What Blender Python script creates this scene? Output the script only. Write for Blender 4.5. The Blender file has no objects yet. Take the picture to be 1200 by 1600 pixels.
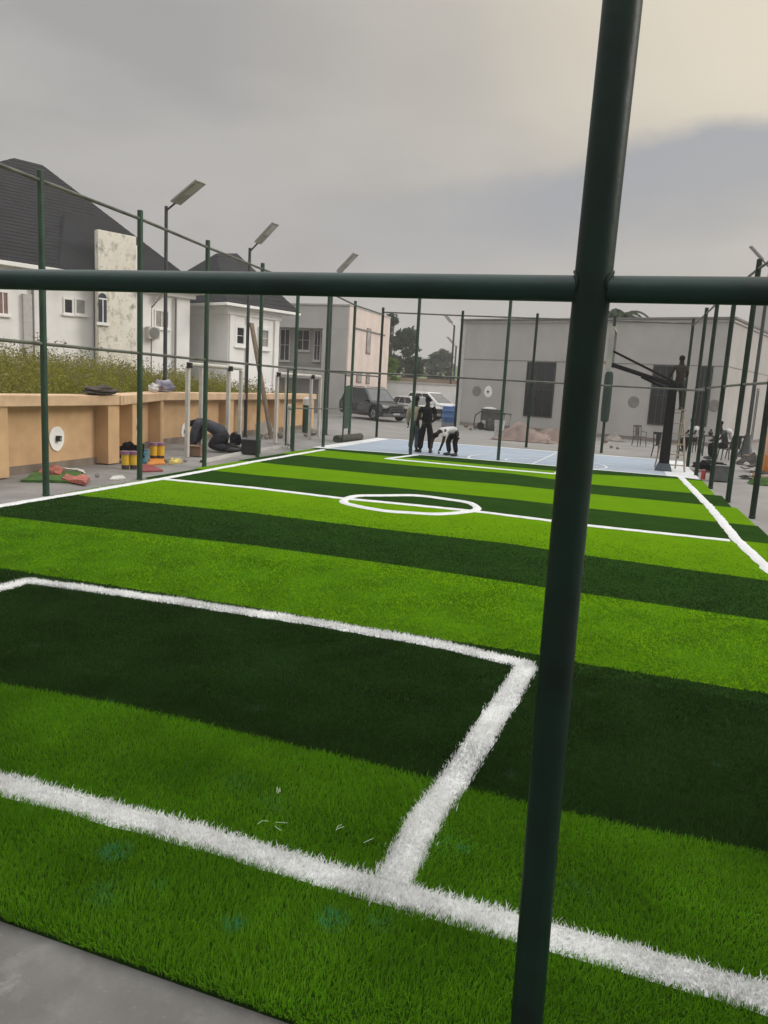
import bpy, bmesh, math, random
import numpy as np
from mathutils import Vector, Matrix, Euler
R_ = math.radians
rng = np.random.default_rng(7)
random.seed(7)
S = bpy.context.scene
COL = S.collection
H = 2.05                                   # eye height above the turf, metres

# ------------------------------------------------------------------ camera
F_PX, YAW, PITCH, ROLL = 1177.6, R_(-18.70), R_(9.49), R_(3.24)
_f = np.array([math.sin(YAW)*math.cos(PITCH), math.cos(YAW)*math.cos(PITCH), -math.sin(PITCH)])
_r = np.array([math.cos(YAW), -math.sin(YAW), 0.0])
_u = np.cross(_r, _f)
_R = math.cos(ROLL)*_r + math.sin(ROLL)*_u
_U = -math.sin(ROLL)*_r + math.cos(ROLL)*_u
cam_d = bpy.data.cameras.new('camera')
cam_d.sensor_fit = 'VERTICAL'
cam_d.sensor_height = 24.0
cam_d.lens = 24.0*F_PX/1600.0
cam_d.clip_start = 0.05
cam_d.clip_end = 2000
cam = bpy.data.objects.new('camera', cam_d)
COL.objects.link(cam)
cam.matrix_world = Matrix(((_R[0], _U[0], -_f[0], 0), (_R[1], _U[1], -_f[1], 0), (_R[2], _U[2], -_f[2], H), (0, 0, 0, 1)))
S.camera = cam

# ------------------------------------------------------------------ sky and sun
SUN_AZ, SUN_EL = R_(70), R_(27)
SUN_STRENGTH, SKY_STRENGTH = 1.5, 0.10
S.view_settings.view_transform = 'Standard'
S.view_settings.look = 'None'
S.view_settings.exposure = 0.0
S.view_settings.gamma = 1.0
W = bpy.data.worlds.new('World')
S.world = W
W.use_nodes = True
nt = W.node_tree
nt.nodes.clear()
N = nt.nodes.new
def lk(a, b): nt.links.new(a, b)
out = N('ShaderNodeOutputWorld'); bg = N('ShaderNodeBackground'); lk(bg.outputs[0], out.inputs[0])
sky = N('ShaderNodeTexSky'); sky.sky_type = 'NISHITA'; sky.sun_disc = False
sky.sun_elevation = SUN_EL; sky.sun_rotation = SUN_AZ; sky.dust_density = 3.0; sky.air_density = 1.5
bg.inputs[1].default_value = SKY_STRENGTH
tc = N('ShaderNodeTexCoord')
sx = N('ShaderNodeSeparateXYZ'); lk(tc.outputs['Generated'], sx.inputs[0])
def wmath(op, a, b=None, clamp=False):
    n = N('ShaderNodeMath'); n.operation = op; n.use_clamp = clamp
    for i, v in enumerate((a, b)):
        if v is None: continue
        if isinstance(v, (int, float)): n.inputs[i].default_value = v
        else: lk(v, n.inputs[i])
    return n.outputs[0]
def wramp(fac, stops):
    n = N('ShaderNodeValToRGB'); cr = n.color_ramp
    while len(cr.elements) < len(stops): cr.elements.new(0.5)
    for e, (p, c) in zip(cr.elements, stops):
        e.position = p; e.color = (c[0], c[1], c[2], 1)
    lk(fac, n.inputs[0]); return n.outputs[0]
def wmix(fac, a, b, mode='MIX'):
    n = N('ShaderNodeMixRGB'); n.blend_type = mode
    for i, v in enumerate((fac, a, b)):
        if isinstance(v, (int, float)): n.inputs[i].default_value = v
        elif isinstance(v, tuple): n.inputs[i].default_value = (*v, 1)
        else: lk(v, n.inputs[i])
    return n.outputs[0]
# overcast layer: luminance by elevation (brighter overhead), values are divided by SKY_STRENGTH
k = 1.0/SKY_STRENGTH
elev = wmath('MAXIMUM', sx.outputs['Z'], 0.0)
base = wramp(elev, [(0.0, (.500, .478, .465)), (.10, (.480, .455, .445)), (.27, (.445, .425, .410)), (.42, (.42, .408, .398)), (.58, (1.35, 1.35, 1.34)), (1.0, (2.35, 2.36, 2.38))])
# direction of the veiled sun
sd = Vector((math.sin(SUN_AZ)*math.cos(SUN_EL), math.cos(SUN_AZ)*math.cos(SUN_EL), math.sin(SUN_EL)))
dot = N('ShaderNodeVectorMath'); dot.operation = 'DOT_PRODUCT'
gd = Vector((math.sin(R_(20))*math.cos(R_(33)), math.cos(R_(20))*math.cos(R_(33)), math.sin(R_(33))))   # thin bright part of the cloud
lk(tc.outputs['Generated'], dot.inputs[0]); dot.inputs[1].default_value = gd
glow = wramp(dot.outputs['Value'], [(.66, (0, 0, 0)), (.84, (.32, .32, .32)), (.94, (.90, .90, .90)), (1.0, (1, 1, 1))])
lowf = N('ShaderNodeMapRange'); lk(sx.outputs['Z'], lowf.inputs[0]); lowf.inputs[1].default_value = .17; lowf.inputs[2].default_value = .34; lowf.inputs[3].default_value = .25; lowf.interpolation_type = 'SMOOTHSTEP'
glow = wmath('MULTIPLY', glow, lowf.outputs[0])
# soft streaky cloud
mp = N('ShaderNodeMapping'); lk(tc.outputs['Generated'], mp.inputs[0]); mp.inputs['Scale'].default_value = (1.6, 1.6, 5.5)
nz = N('ShaderNodeTexNoise'); lk(mp.outputs[0], nz.inputs[0]); nz.inputs['Scale'].default_value = 1.7; nz.inputs['Detail'].default_value = 5; nz.inputs['Roughness'].default_value = .5
streak = wramp(nz.outputs['Fac'], [(.35, (.90, .90, .91)), (.62, (1.07, 1.07, 1.06))])
# grey-blue bank low on the right: a band in elevation, fading towards the left
mp2 = N('ShaderNodeMapping'); lk(tc.outputs['Generated'], mp2.inputs[0]); mp2.inputs['Scale'].default_value = (2.2, 2.2, 4.0)
nz2 = N('ShaderNodeTexNoise'); lk(mp2.outputs[0], nz2.inputs[0]); nz2.inputs['Scale'].default_value = 2.6; nz2.inputs['Detail'].default_value = 6; nz2.inputs['Roughness'].default_value = .55
wob = wmath('MULTIPLY', wmath('SUBTRACT', nz2.outputs['Fac'], .5), .085)
tilt = wmath('MULTIPLY', sx.outputs['X'], .16)
ze = wmath('SUBTRACT', wmath('ADD', sx.outputs['Z'], wob), tilt)
band = wramp(ze, [(.165, (0, 0, 0)), (.235, (.9, .9, .9)), (.277, (1, 1, 1)), (.303, (0, 0, 0))])
side = wramp(wmath('ADD', sx.outputs['X'], wmath('MULTIPLY', wob, 1.2)), [(.0, (1, 1, 1)), (1.0, (1, 1, 1))])
sidef = N('ShaderNodeMapRange'); lk(wmath('ADD', sx.outputs['X'], wob), sidef.inputs[0])
sidef.inputs[1].default_value = -.50; sidef.inputs[2].default_value = -.03; sidef.interpolation_type = 'SMOOTHSTEP'
bandf = wmath('MULTIPLY', wmath('MULTIPLY', band, sidef.outputs[0]), .9)
c1 = wmix(1.0, base, streak, 'MULTIPLY')
c2 = wmix(wmath('MULTIPLY', glow, .85), c1, (.90, .80, .62))
c3 = wmix(bandf, c2, (.372, .380, .412))
ck = wmix(1.0, c3, (k, k, k), 'MULTIPLY')
fin = wmix(.93, sky.outputs[0], ck)
lk(fin, bg.inputs[0])

sun_d = bpy.data.lights.new('sun', 'SUN')
sun_d.energy = SUN_STRENGTH; sun_d.angle = R_(22); sun_d.color = (1, .95, .88)
sun = bpy.data.objects.new('sun', sun_d); COL.objects.link(sun)
sun.rotation_euler = (-sd).to_track_quat('-Z', 'Y').to_euler()
sun.location = (20, 20, 40)

# ------------------------------------------------------------------ helpers
def ray(px, py):
    """direction of a sight line, used to survey the places things stand on"""
    a = (px-600)/F_PX; b = (800-py)/F_PX
    return _f + a*_R + b*_U
def G(px, py, z=0.0):
    d = ray(px, py); t = (z-H)/d[2]
    return Vector((d[0]*t, d[1]*t, z))
def on_y(px, py, y):
    d = ray(px, py); t = y/d[1]
    return Vector((d[0]*t, y, d[2]*t+H))
def on_plane(px, py, p0, n):
    d = Vector(ray(px, py)); o = Vector((0, 0, H))
    t = (Vector(p0)-o).dot(n)/d.dot(n)
    return o+d*t
def project(P):
    P = np.asarray(P, float)-np.array([0, 0, H])
    z = P@_f
    return 600+F_PX*(P@_R)/z, 800-F_PX*(P@_U)/z, z

_m = {}
def mat(name, col, rough=.7, var=.12, scale=6.0, bump=0.0, bscale=60.0, metal=0.0, spec=.5, coords='Object', col2=None, lo=.35, hi=.65, detail=6):
    """procedural paint: base colour broken up by noise, optional second colour and bump"""
    if name in _m: return _m[name]
    m = bpy.data.materials.new(name); m.use_nodes = True
    t = m.node_tree; b = t.nodes['Principled BSDF']
    b.inputs['Roughness'].default_value = rough; b.inputs['Metallic'].default_value = metal
    b.inputs['Specular IOR Level'].default_value = spec
    c = t.nodes.new('ShaderNodeTexCoord')
    n = t.nodes.new('ShaderNodeTexNoise'); n.inputs['Scale'].default_value = scale; n.inputs['Detail'].default_value = detail
    t.links.new(c.outputs[coords], n.inputs[0])
    r = t.nodes.new('ShaderNodeValToRGB')
    if col2 is None:
        ca = tuple(max(0, x*(1-var)) for x in col); cb = tuple(min(1, x*(1+var)) for x in col)
    else: ca, cb = col, col2
    r.color_ramp.elements[0].position = lo; r.color_ramp.elements[1].position = hi
    r.color_ramp.elements[0].color = (*ca, 1); r.color_ramp.elements[1].color = (*cb, 1)
    t.links.new(n.outputs['Fac'], r.inputs[0]); t.links.new(r.outputs[0], b.inputs['Base Color'])
    if bump:
        n2 = t.nodes.new('ShaderNodeTexNoise'); n2.inputs['Scale'].default_value = bscale; n2.inputs['Detail'].default_value = 5
        t.links.new(c.outputs[coords], n2.inputs[0])
        bp = t.nodes.new('ShaderNodeBump'); bp.inputs['Strength'].default_value = bump; bp.inputs['Distance'].default_value = .02
        t.links.new(n2.outputs['Fac'], bp.inputs['Height']); t.links.new(bp.outputs[0], b.inputs['Normal'])
    m['_ramp'] = r.name
    _m[name] = m
    return m
def stain(m, col, scale, lo, hi, amount=1.0, stretch=(1, 1, 1), offset=(0, 0, 0)):
    """dirt or wear with a shape of its own laid over a material"""
    t = m.node_tree; b = t.nodes['Principled BSDF']
    src = b.inputs['Base Color'].links[0].from_socket
    c = t.nodes.new('ShaderNodeTexCoord'); mp = t.nodes.new('ShaderNodeMapping')
    mp.inputs['Scale'].default_value = stretch; mp.inputs['Location'].default_value = offset
    t.links.new(c.outputs['Object'], mp.inputs[0])
    n = t.nodes.new('ShaderNodeTexNoise'); n.inputs['Scale'].default_value = scale; n.inputs['Detail'].default_value = 8; n.inputs['Roughness'].default_value = .6
    t.links.new(mp.outputs[0], n.inputs[0])
    r = t.nodes.new('ShaderNodeValToRGB'); r.color_ramp.elements[0].position = lo; r.color_ramp.elements[1].position = hi
    r.color_ramp.elements[0].color = (0, 0, 0, 1); r.color_ramp.elements[1].color = (amount, amount, amount, 1)
    t.links.new(n.outputs['Fac'], r.inputs[0])
    x = t.nodes.new('ShaderNodeMixRGB'); t.links.new(r.outputs[0], x.inputs[0]); t.links.new(src, x.inputs[1]); x.inputs[2].default_value = (*col, 1)
    t.links.new(x.outputs[0], b.inputs['Base Color'])
    return m
def spots(m, col, places):
    """patches at fixed places of the ground (x, y, radius, amount)"""
    t = m.node_tree; b = t.nodes['Principled BSDF']
    g = t.nodes.new('ShaderNodeNewGeometry')
    nz = t.nodes.new('ShaderNodeTexNoise'); nz.inputs['Scale'].default_value = 30; nz.inputs['Detail'].default_value = 6
    t.links.new(g.outputs['Position'], nz.inputs[0])
    for (x, y, rad, am) in places:
        src = b.inputs['Base Color'].links[0].from_socket
        d = t.nodes.new('ShaderNodeVectorMath'); d.operation = 'DISTANCE'
        mp = t.nodes.new('ShaderNodeMapping'); mp.inputs['Scale'].default_value = (1, 1, 0)
        t.links.new(g.outputs['Position'], mp.inputs[0]); t.links.new(mp.outputs[0], d.inputs[0]); d.inputs[1].default_value = (x, y, 0)
        mr = t.nodes.new('ShaderNodeMapRange'); t.links.new(d.outputs['Value'], mr.inputs[0])
        mr.inputs[1].default_value = 0; mr.inputs[2].default_value = rad; mr.inputs[3].default_value = am; mr.inputs[4].default_value = 0
        mr.interpolation_type = 'SMOOTHSTEP'
        mu = t.nodes.new('ShaderNodeMath'); mu.operation = 'MULTIPLY'; mu.use_clamp = True
        r = t.nodes.new('ShaderNodeMapRange'); t.links.new(nz.outputs['Fac'], r.inputs[0]); r.inputs[1].default_value = .40; r.inputs[2].default_value = .60
        t.links.new(mr.outputs[0], mu.inputs[0]); t.links.new(r.outputs[0], mu.inputs[1])
        x_ = t.nodes.new('ShaderNodeMixRGB'); t.links.new(mu.outputs[0], x_.inputs[0]); t.links.new(src, x_.inputs[1]); x_.inputs[2].default_value = (*col, 1)
        t.links.new(x_.outputs[0], b.inputs['Base Color'])
    return m

class MB:
    """collects shapes, links them as ONE mesh object"""
    def __init__(s): s.v = []; s.f = []
    def add(s, vs, fs):
        o = len(s.v); s.v += [tuple(x) for x in vs]; s.f += [tuple(i+o for i in f) for f in fs]; return s
    def box(s, c, d, rot=None, taper=1.0):
        x, y, z = d[0]/2, d[1]/2, d[2]/2
        vs = [(-x, -y, -z), (x, -y, -z), (x, y, -z), (-x, y, -z), (-x*taper, -y*taper, z), (x*taper, -y*taper, z), (x*taper, y*taper, z), (-x*taper, y*taper, z)]
        M = rot.to_matrix() if rot is not None else None
        vs = [(M @ Vector(v) if M else Vector(v))+Vector(c) for v in vs]
        return s.add(vs, [(3, 2, 1, 0), (4, 5, 6, 7), (0, 1, 5, 4), (1, 2, 6, 5), (2, 3, 7, 6), (3, 0, 4, 7)])
    def bx(s, x0, x1, y0, y1, z0, z1):
        return s.box(((x0+x1)/2, (y0+y1)/2, (z0+z1)/2), (abs(x1-x0), abs(y1-y0), abs(z1-z0)))
    def tube(s, pts, r, seg=12, caps=True):
        pts = [Vector(p) for p in pts]; n = len(pts)
        rs = r if isinstance(r, (list, tuple)) else [r]*n
        ref = None; vs = []
        for i, p in enumerate(pts):
            d = (pts[min(i+1, n-1)]-pts[max(i-1, 0)]).normalized()
            if ref is None:
                ref = Vector((0, 0, 1)) if abs(d.z) < .9 else Vector((1, 0, 0))
            a = (ref-d*ref.dot(d)).normalized(); ref = a; b = d.cross(a)
            for k in range(seg):
                t = 2*math.pi*k/seg
                vs.append(p+(a*math.cos(t)+b*math.sin(t))*rs[i])
        fs = []
        for i in range(n-1):
            for k in range(seg):
                k2 = (k+1) % seg
                fs.append((i*seg+k, i*seg+k2, (i+1)*seg+k2, (i+1)*seg+k))
        if caps:
            fs.append(tuple(reversed(range(seg)))); fs.append(tuple((n-1)*seg+k for k in range(seg)))
        return s.add(vs, fs)
    def lathe(s, prof, c=(0, 0, 0), seg=20):
        vs = []; fs = []; n = len(prof)
        for (r, z) in prof:
            for k in range(seg):
                t = 2*math.pi*k/seg; vs.append((c[0]+r*math.cos(t), c[1]+r*math.sin(t), c[2]+z))
        for i in range(n-1):
            for k in range(seg):
                k2 = (k+1) % seg; fs.append((i*seg+k, i*seg+k2, (i+1)*seg+k2, (i+1)*seg+k))
        fs.append(tuple(reversed(range(seg)))); fs.append(tuple((n-1)*seg+k for k in range(seg)))
        return s.add(vs, fs)
    def ell(s, c, d, seg=14, rings=9, rot=None):
        vs = []; fs = []
        M = rot.to_matrix() if rot is not None else None
        for i in range(rings+1):
            ph = math.pi*i/rings
            for k in range(seg):
                t = 2*math.pi*k/seg
                v = Vector((d[0]*math.sin(ph)*math.cos(t), d[1]*math.sin(ph)*math.sin(t), d[2]*math.cos(ph)))
                vs.append((M @ v if M else v)+Vector(c))
        for i in range(rings):
            for k in range(seg):
                k2 = (k+1) % seg; fs.append((i*seg+k, (i+1)*seg+k, (i+1)*seg+k2, i*seg+k2))
        return s.add(vs, fs)
    def prism(s, poly, z0, z1):
        n = len(poly)
        vs = [(p[0], p[1], z0) for p in poly]+[(p[0], p[1], z1) for p in poly]
        fs = [tuple(reversed(range(n))), tuple(range(n, 2*n))]+[(i, (i+1) % n, n+(i+1) % n, n+i) for i in range(n)]
        return s.add(vs, fs)
    def xprism(s, poly, y0, y1):
        """outline in x,z pulled along y"""
        n = len(poly)
        vs = [(p[0], y0, p[1]) for p in poly]+[(p[0], y1, p[1]) for p in poly]
        fs = [tuple(range(n)), tuple(reversed(range(n, 2*n)))]+[((i+1) % n, i, n+i, n+(i+1) % n) for i in range(n)]
        return s.add(vs, fs)
    def build(s, name, m, parent=None, smooth=False, bevel=0, jitter=0, sub=0, seg=2):
        me = bpy.data.meshes.new(name); me.from_pydata(s.v, [], s.f)
        if sub or bevel or jitter or True:
            bm = bmesh.new(); bm.from_mesh(me)
            if smooth: bmesh.ops.remove_doubles(bm, verts=bm.verts, dist=1e-5)
            if bevel:
                ed = [e for e in bm.edges if len(e.link_faces) == 2 and e.calc_face_angle(0) > .5]
                bmesh.ops.bevel(bm, geom=ed, offset=bevel, segments=seg, affect='EDGES', profile=.6, clamp_overlap=True)
            if sub: bmesh.ops.subdivide_edges(bm, edges=bm.edges, cuts=sub, use_grid_fill=True)
            if jitter:
                for v in bm.verts: v.co += Vector((random.gauss(0, jitter), random.gauss(0, jitter), random.gauss(0, jitter)))
            bmesh.ops.recalc_face_normals(bm, faces=bm.faces)
            bm.to_mesh(me); bm.free()
        if smooth:
            me.polygons.foreach_set('use_smooth', [True]*len(me.polygons))
            try: me.set_sharp_from_angle(angle=R_(40))
            except Exception: pass
        for x in (m if isinstance(m, (list, tuple)) else [m]): me.materials.append(x)
        o = bpy.data.objects.new(name, me); COL.objects.link(o)
        if parent is not None: o.parent = parent
        return o
def tag(o, label, cat, group=None):
    o['label'] = label; o['category'] = cat
    if group: o['group'] = group
    return o
def thing(name, label, cat, loc=(0, 0, 0), rz=0, group=None):
    o = bpy.data.objects.new(name, None); o.empty_display_size = .2
    o.location = loc; o.rotation_euler = (0, 0, rz); COL.objects.link(o)
    return tag(o, label, cat, group)
def struct(name, mb, m, **kw):
    o = mb.build(name, m, **kw); o['kind'] = 'structure'; return o
def mesh_np(name, verts, faces_flat, nper, m, parent=None, smooth=False):
    """big meshes straight from numpy"""
    me = bpy.data.meshes.new(name)
    me.vertices.add(len(verts)); me.vertices.foreach_set('co', np.asarray(verts, np.float32).ravel())
    me.loops.add(len(faces_flat)); me.loops.foreach_set('vertex_index', np.asarray(faces_flat, np.int32))
    n = np.asarray(nper, np.int32)
    me.polygons.add(len(n)); st = np.concatenate([[0], np.cumsum(n)[:-1]]).astype(np.int32)
    me.polygons.foreach_set('loop_start', st)
    try: me.polygons.foreach_set('loop_total', n)
    except Exception: pass
    me.update(calc_edges=True); me.validate()
    me.materials.append(m)
    o = bpy.data.objects.new(name, me); COL.objects.link(o)
    if parent is not None: o.parent = parent
    return o
def copy_thing(root):
    c = root.copy(); COL.objects.link(c)
    for ch in list(root.children):
        d = ch.copy(); COL.objects.link(d); d.parent = c
        for g in list(ch.children):
            e = g.copy(); COL.objects.link(e); e.parent = d
    return c
def spline(pts, n=8, closed=False):
    P = [Vector(p) for p in pts]; out = []; m = len(P)
    rngi = range(m) if closed else range(m-1)
    for i in rngi:
        p1, p2 = P[i], P[(i+1) % m]
        p0 = P[i-1] if (closed or i > 0) else p1*2-p2
        p3 = P[(i+2) % m] if (closed or i+2 < m) else p2*2-p1
        for j in range(n):
            t = j/n
            out.append(.5*((2*p1)+(p2-p0)*t+(2*p0-5*p1+4*p2-p3)*t*t+(-p0+3*p1-3*p2+p3)*t**3))
    if not closed: out.append(P[-1])
    return out
def ribbon(pts, w, z=0.0, h=0.0, wob=0.0, closed=False):
    """a flat strip (or low raised strip) along a ground polyline"""
    mb = MB(); P = [Vector((p[0], p[1], 0)) for p in pts]; n = len(P); L = []; Rr = []
    for i in range(n):
        a = P[i-1] if (i > 0 or closed) else P[i]; b = P[(i+1) % n] if (i < n-1 or closed) else P[i]
        d = (b-a).normalized(); nn = Vector((-d.y, d.x, 0))
        L.append(P[i]+nn*(w/2+random.gauss(0, wob))); Rr.append(P[i]-nn*(w/2+random.gauss(0, wob)))
    vs = []; fs = []
    for i in range(n):
        vs += [(L[i].x, L[i].y, z), (L[i].x*.8+Rr[i].x*.2, L[i].y*.8+Rr[i].y*.2, z+h), (L[i].x*.2+Rr[i].x*.8, L[i].y*.2+Rr[i].y*.8, z+h), (Rr[i].x, Rr[i].y, z)]
    for i in range(n if closed else n-1):
        a = 4*i; b = 4*((i+1) % n)
        for q in range(3): fs.append((a+q, a+q+1, b+q+1, b+q))
    return mb.add(vs, fs)
def dense(pts, step):
    out = []
    for a, b in zip(pts[:-1], pts[1:]):
        n = max(1, int((b-a).length/step))
        out += [a.lerp(b, i/n) for i in range(n)]
    return out+[pts[-1]]

# ------------------------------------------------------------------ materials
GREEN = mat('dark_green_paint', (.0020, .0135, .0078), rough=.45, var=.35, scale=5, bump=.10, bscale=24, spec=.22)
stain(GREEN, (.010, .020, .013), 4, .58, .75, .6, (1, 1, .2))
GREEND = mat('backlit_fence_green', (.010, .022, .012), spec=.2, rough=.6, var=.3, scale=3)  # fence green darkened; backlighting of the right and far posts is in the colour
GREENR = mat('skylit_crossbar_green', (.0035, .024, .018), rough=.4, var=.3, scale=4, bump=.08, bscale=24, spec=.35)  # near green lightened; sky light on the crossbars is put into the colour
GREENF = mat('fence_green_paint', (.010, .040, .018), rough=.5, var=.3, scale=3)
RAILM = mat('rail_green_paint', (.085, .088, .07), rough=.35, var=.4, scale=3)
CONC = mat('yard_concrete', (.225, .215, .197), rough=.9, var=.14, scale=.7, bump=.12, bscale=30)
stain(CONC, (.14, .13, .12), .35, .5, .72, .6); stain(CONC, (.31, .29, .27), 1.6, .58, .7, .5)
SLAB = mat('near_slab_cement', (.128, .122, .113), rough=.8, var=.14, scale=3, bump=.22, bscale=90)
stain(SLAB, (.19, .185, .18), 45, .60, .72, .5)
stain(SLAB, (.21, .20, .198), 2.6, .53, .66, .7); stain(SLAB, (.09, .085, .08), 4, .6, .75, .5); stain(SLAB, (.17, .13, .125), 1.3, .55, .7, .5)
stain(SLAB, (.26, .25, .245), 5, .62, .68, .6, (1, 1, 1), (3, 1, 0))
STRIP = mat('strip_concrete', (.205, .195, .182), rough=.9, var=.2, scale=1.2, bump=.1)
stain(STRIP, (.13, .12, .11), .9, .52, .7, .6)
DIRT = mat('dirt', (.20, .15, .10), rough=1, var=.25, scale=.15)
TAN = mat('tan_render', (.56, .365, .195), rough=.92, var=.10, scale=2.0, bump=.1, bscale=25)
stain(TAN, (.42, .27, .15), 1.1, .55, .8, .5, (1, 1, .5))
TANC = mat('tan_coping', (.58, .40, .25), rough=.92, var=.12, scale=2.5, bump=.1)
stain(TANC, (.36, .27, .18), 1.6, .56, .75, .5)
WALLBASE = mat('dark_wall_base', (.20, .16, .125), rough=.95, var=.2, scale=3)  # darker band along the foot of the tan wall
WHITE = mat('white_render', (.82, .805, .775), rough=.85, var=.05, scale=1.0)
stain(WHITE, (.62, .59, .55), .8, .56, .8, .4, (1, 1, .4))
CREAM = mat('pinkish_render', (.66, .56, .50), rough=.88, var=.06, scale=1.0)
WHITEP = mat('white_metal_paint', (.50, .475, .43), rough=.5, var=.1, scale=5)
GREY = mat('grey_building_render', (.405, .385, .362), rough=.9, var=.06, scale=.8)
stain(GREY, (.32, .30, .28), .5, .55, .8, .5, (1, 1, .35))
GREYD = mat('grey_trim', (.18, .17, .16), rough=.9, var=.1)
GREYL = mat('light_grey_trim', (.48, .46, .44), rough=.9, var=.08)
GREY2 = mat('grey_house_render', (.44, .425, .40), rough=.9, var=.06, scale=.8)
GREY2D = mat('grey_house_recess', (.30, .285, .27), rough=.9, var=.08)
ROOF = mat('black_roof_tile', (.0125, .012, .0135), rough=.95, var=.3, scale=1.2, bump=.5, bscale=7)
GLASS = mat('dark_window_glass', (.016, .017, .02), rough=.12, var=.2, scale=2)
GLASSB = mat('blue_window_glass', (.03, .035, .055), rough=.15, var=.2, scale=2)
GLASSG = mat('grey_window_glass', (.30, .29, .27), rough=.2, var=.2, scale=2)
REDWIN = mat('maroon_window', (.22, .13, .11), rough=.6)
BLACK = mat('black_plastic', (.012, .012, .013), rough=.5, var=.2)
TYRE = mat('tyre_rubber', (.015, .015, .015), rough=.9)
STEEL = mat('grey_steel', (.30, .30, .31), rough=.4, metal=.6)
PANEL = mat('lamp_panel_grey', (.34, .33, .31), spec=.1, rough=.8, var=.12, scale=3)
DARKSTEEL = mat('dark_steel_paint', (.03, .034, .034), rough=.5, var=.2)
WOOD = mat('weathered_wood', (.17, .125, .085), rough=.85, var=.25, scale=4)
WOODP = mat('pale_wood', (.36, .30, .23), rough=.85, var=.2, scale=4)
SAND = mat('pink_sand', (.235, .178, .15), rough=1, var=.2, scale=2.0, bump=.6, bscale=12)
COURT = mat('blue_court_paint', (.29, .345, .415), rough=.75, var=.06, scale=.8, bump=.05)
stain(COURT, (.36, .38, .42), .9, .5, .7, .6)
CWHITE = mat('white_court_paint', (.62, .63, .63), rough=.8, var=.08, scale=2)
SKIN = mat('dark_brown_skin', (.033, .024, .019), spec=.08, rough=.55, var=.15, scale=8)
HAIR = mat('black_hair', (.008, .007, .007), spec=.08, rough=.8)
CLBLK = mat('black_cloth', (.009, .008, .010), spec=.08, rough=.9, var=.25, scale=6)
CLDK = mat('charcoal_cloth', (.03, .031, .036), spec=.08, rough=.9, var=.25, scale=6)
CLTAN = mat('tan_cloth', (.33, .29, .22), spec=.08, rough=.9, var=.15, scale=6)
CLWHT = mat('white_cloth', (.55, .53, .52), spec=.08, rough=.9, var=.12, scale=6)
CLGRY = mat('grey_cloth', (.055, .06, .07), spec=.08, rough=.9, var=.2, scale=6)
CLJEAN = mat('grey_blue_denim', (.055, .065, .075), spec=.08, rough=.9, var=.2, scale=6)
YEL = mat('yellow_plastic', (.62, .40, .03), rough=.45, var=.1)
PURP = mat('purple_lid', (.20, .10, .16), rough=.5)
BLUEP = mat('blue_plastic', (.045, .11, .27), rough=.45, var=.12)
CYAN = mat('light_blue_plastic', (.08, .25, .36), rough=.45, var=.15)
ORANGE = mat('orange_plastic', (.62, .22, .03), rough=.5, var=.1)
PEACH = mat('peach_paint', (.62, .36, .24), rough=.7, var=.1)
REDC = mat('red_cloth', (.36, .12, .09), rough=.9, var=.25, scale=9)
REDP = mat('red_paint', (.42, .04, .03), rough=.5)
CARD = mat('brown_card', (.20, .125, .085), rough=.9, var=.15)

# ------------------------------------------------------------------ ground
mb = MB(); mb.add([(-700, -300, -.06), (700, -300, -.06), (700, 900, -.06), (-700, 900, -.06)], [(0, 1, 2, 3)])
struct('ground', mb, DIRT)
mb = MB(); mb.prism([(-14.0, 2.0), (40, 2.0), (40, 75), (-45, 75), (-45, 33), (-14.0, 31)], -.08, -.026)
struct('concrete_yard', mb, CONC)
mb = MB(); mb.prism([(-30, -14), (30, -14), (30, 2.12), (-30, 2.12)], -.09, -.022)
struct('concrete_slab', mb, SLAB)
mb = MB(); mb.prism([(-13.75, 2.125), (-8.0, 2.125), (-9.0, 12), (-9.6, 22), (-10.2, 29), (-14.2, 31)], -.03, -.018)
struct('side_path', mb, STRIP)

# turf: one sheet, light and dark stripes as laid
TLIGHT = mat('light_turf', (.110, .235, .0012), rough=1, var=.07, scale=1.4, bump=.5, bscale=220, spec=0)
TDARK = mat('dark_turf', (.019, .052, .007), rough=1, var=.12, scale=1.6, bump=.5, bscale=220, spec=0)
def backing(m, col):
    # the woven backing shows between blades where the pile is modelled; farther off the pile closes up
    t = m.node_tree; b = t.nodes['Principled BSDF']; src = b.inputs['Base Color'].links[0].from_socket
    g_ = t.nodes.new('ShaderNodeNewGeometry'); sp_ = t.nodes.new('ShaderNodeSeparateXYZ'); t.links.new(g_.outputs['Position'], sp_.inputs[0])
    mr = t.nodes.new('ShaderNodeMapRange'); t.links.new(sp_.outputs['Y'], mr.inputs[0]); mr.inputs[1].default_value = 2.8; mr.inputs[2].default_value = 7.0
    x = t.nodes.new('ShaderNodeMixRGB'); t.links.new(mr.outputs[0], x.inputs[0]); x.inputs[1].default_value = (*col, 1); t.links.new(src, x.inputs[2]); t.links.new(x.outputs[0], b.inputs['Base Color'])
for m_, c_ in ((TLIGHT, (.085, .19, .0015)), (TDARK, (.009, .030, .003))): stain(m_, c_, 38, .45, .7, .55); stain(m_, c_, 6, .5, .72, .35, (1, 3, 1))
backing(TLIGHT, (.022, .052, .004)); backing(TDARK, (.008, .020, .004))
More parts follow.
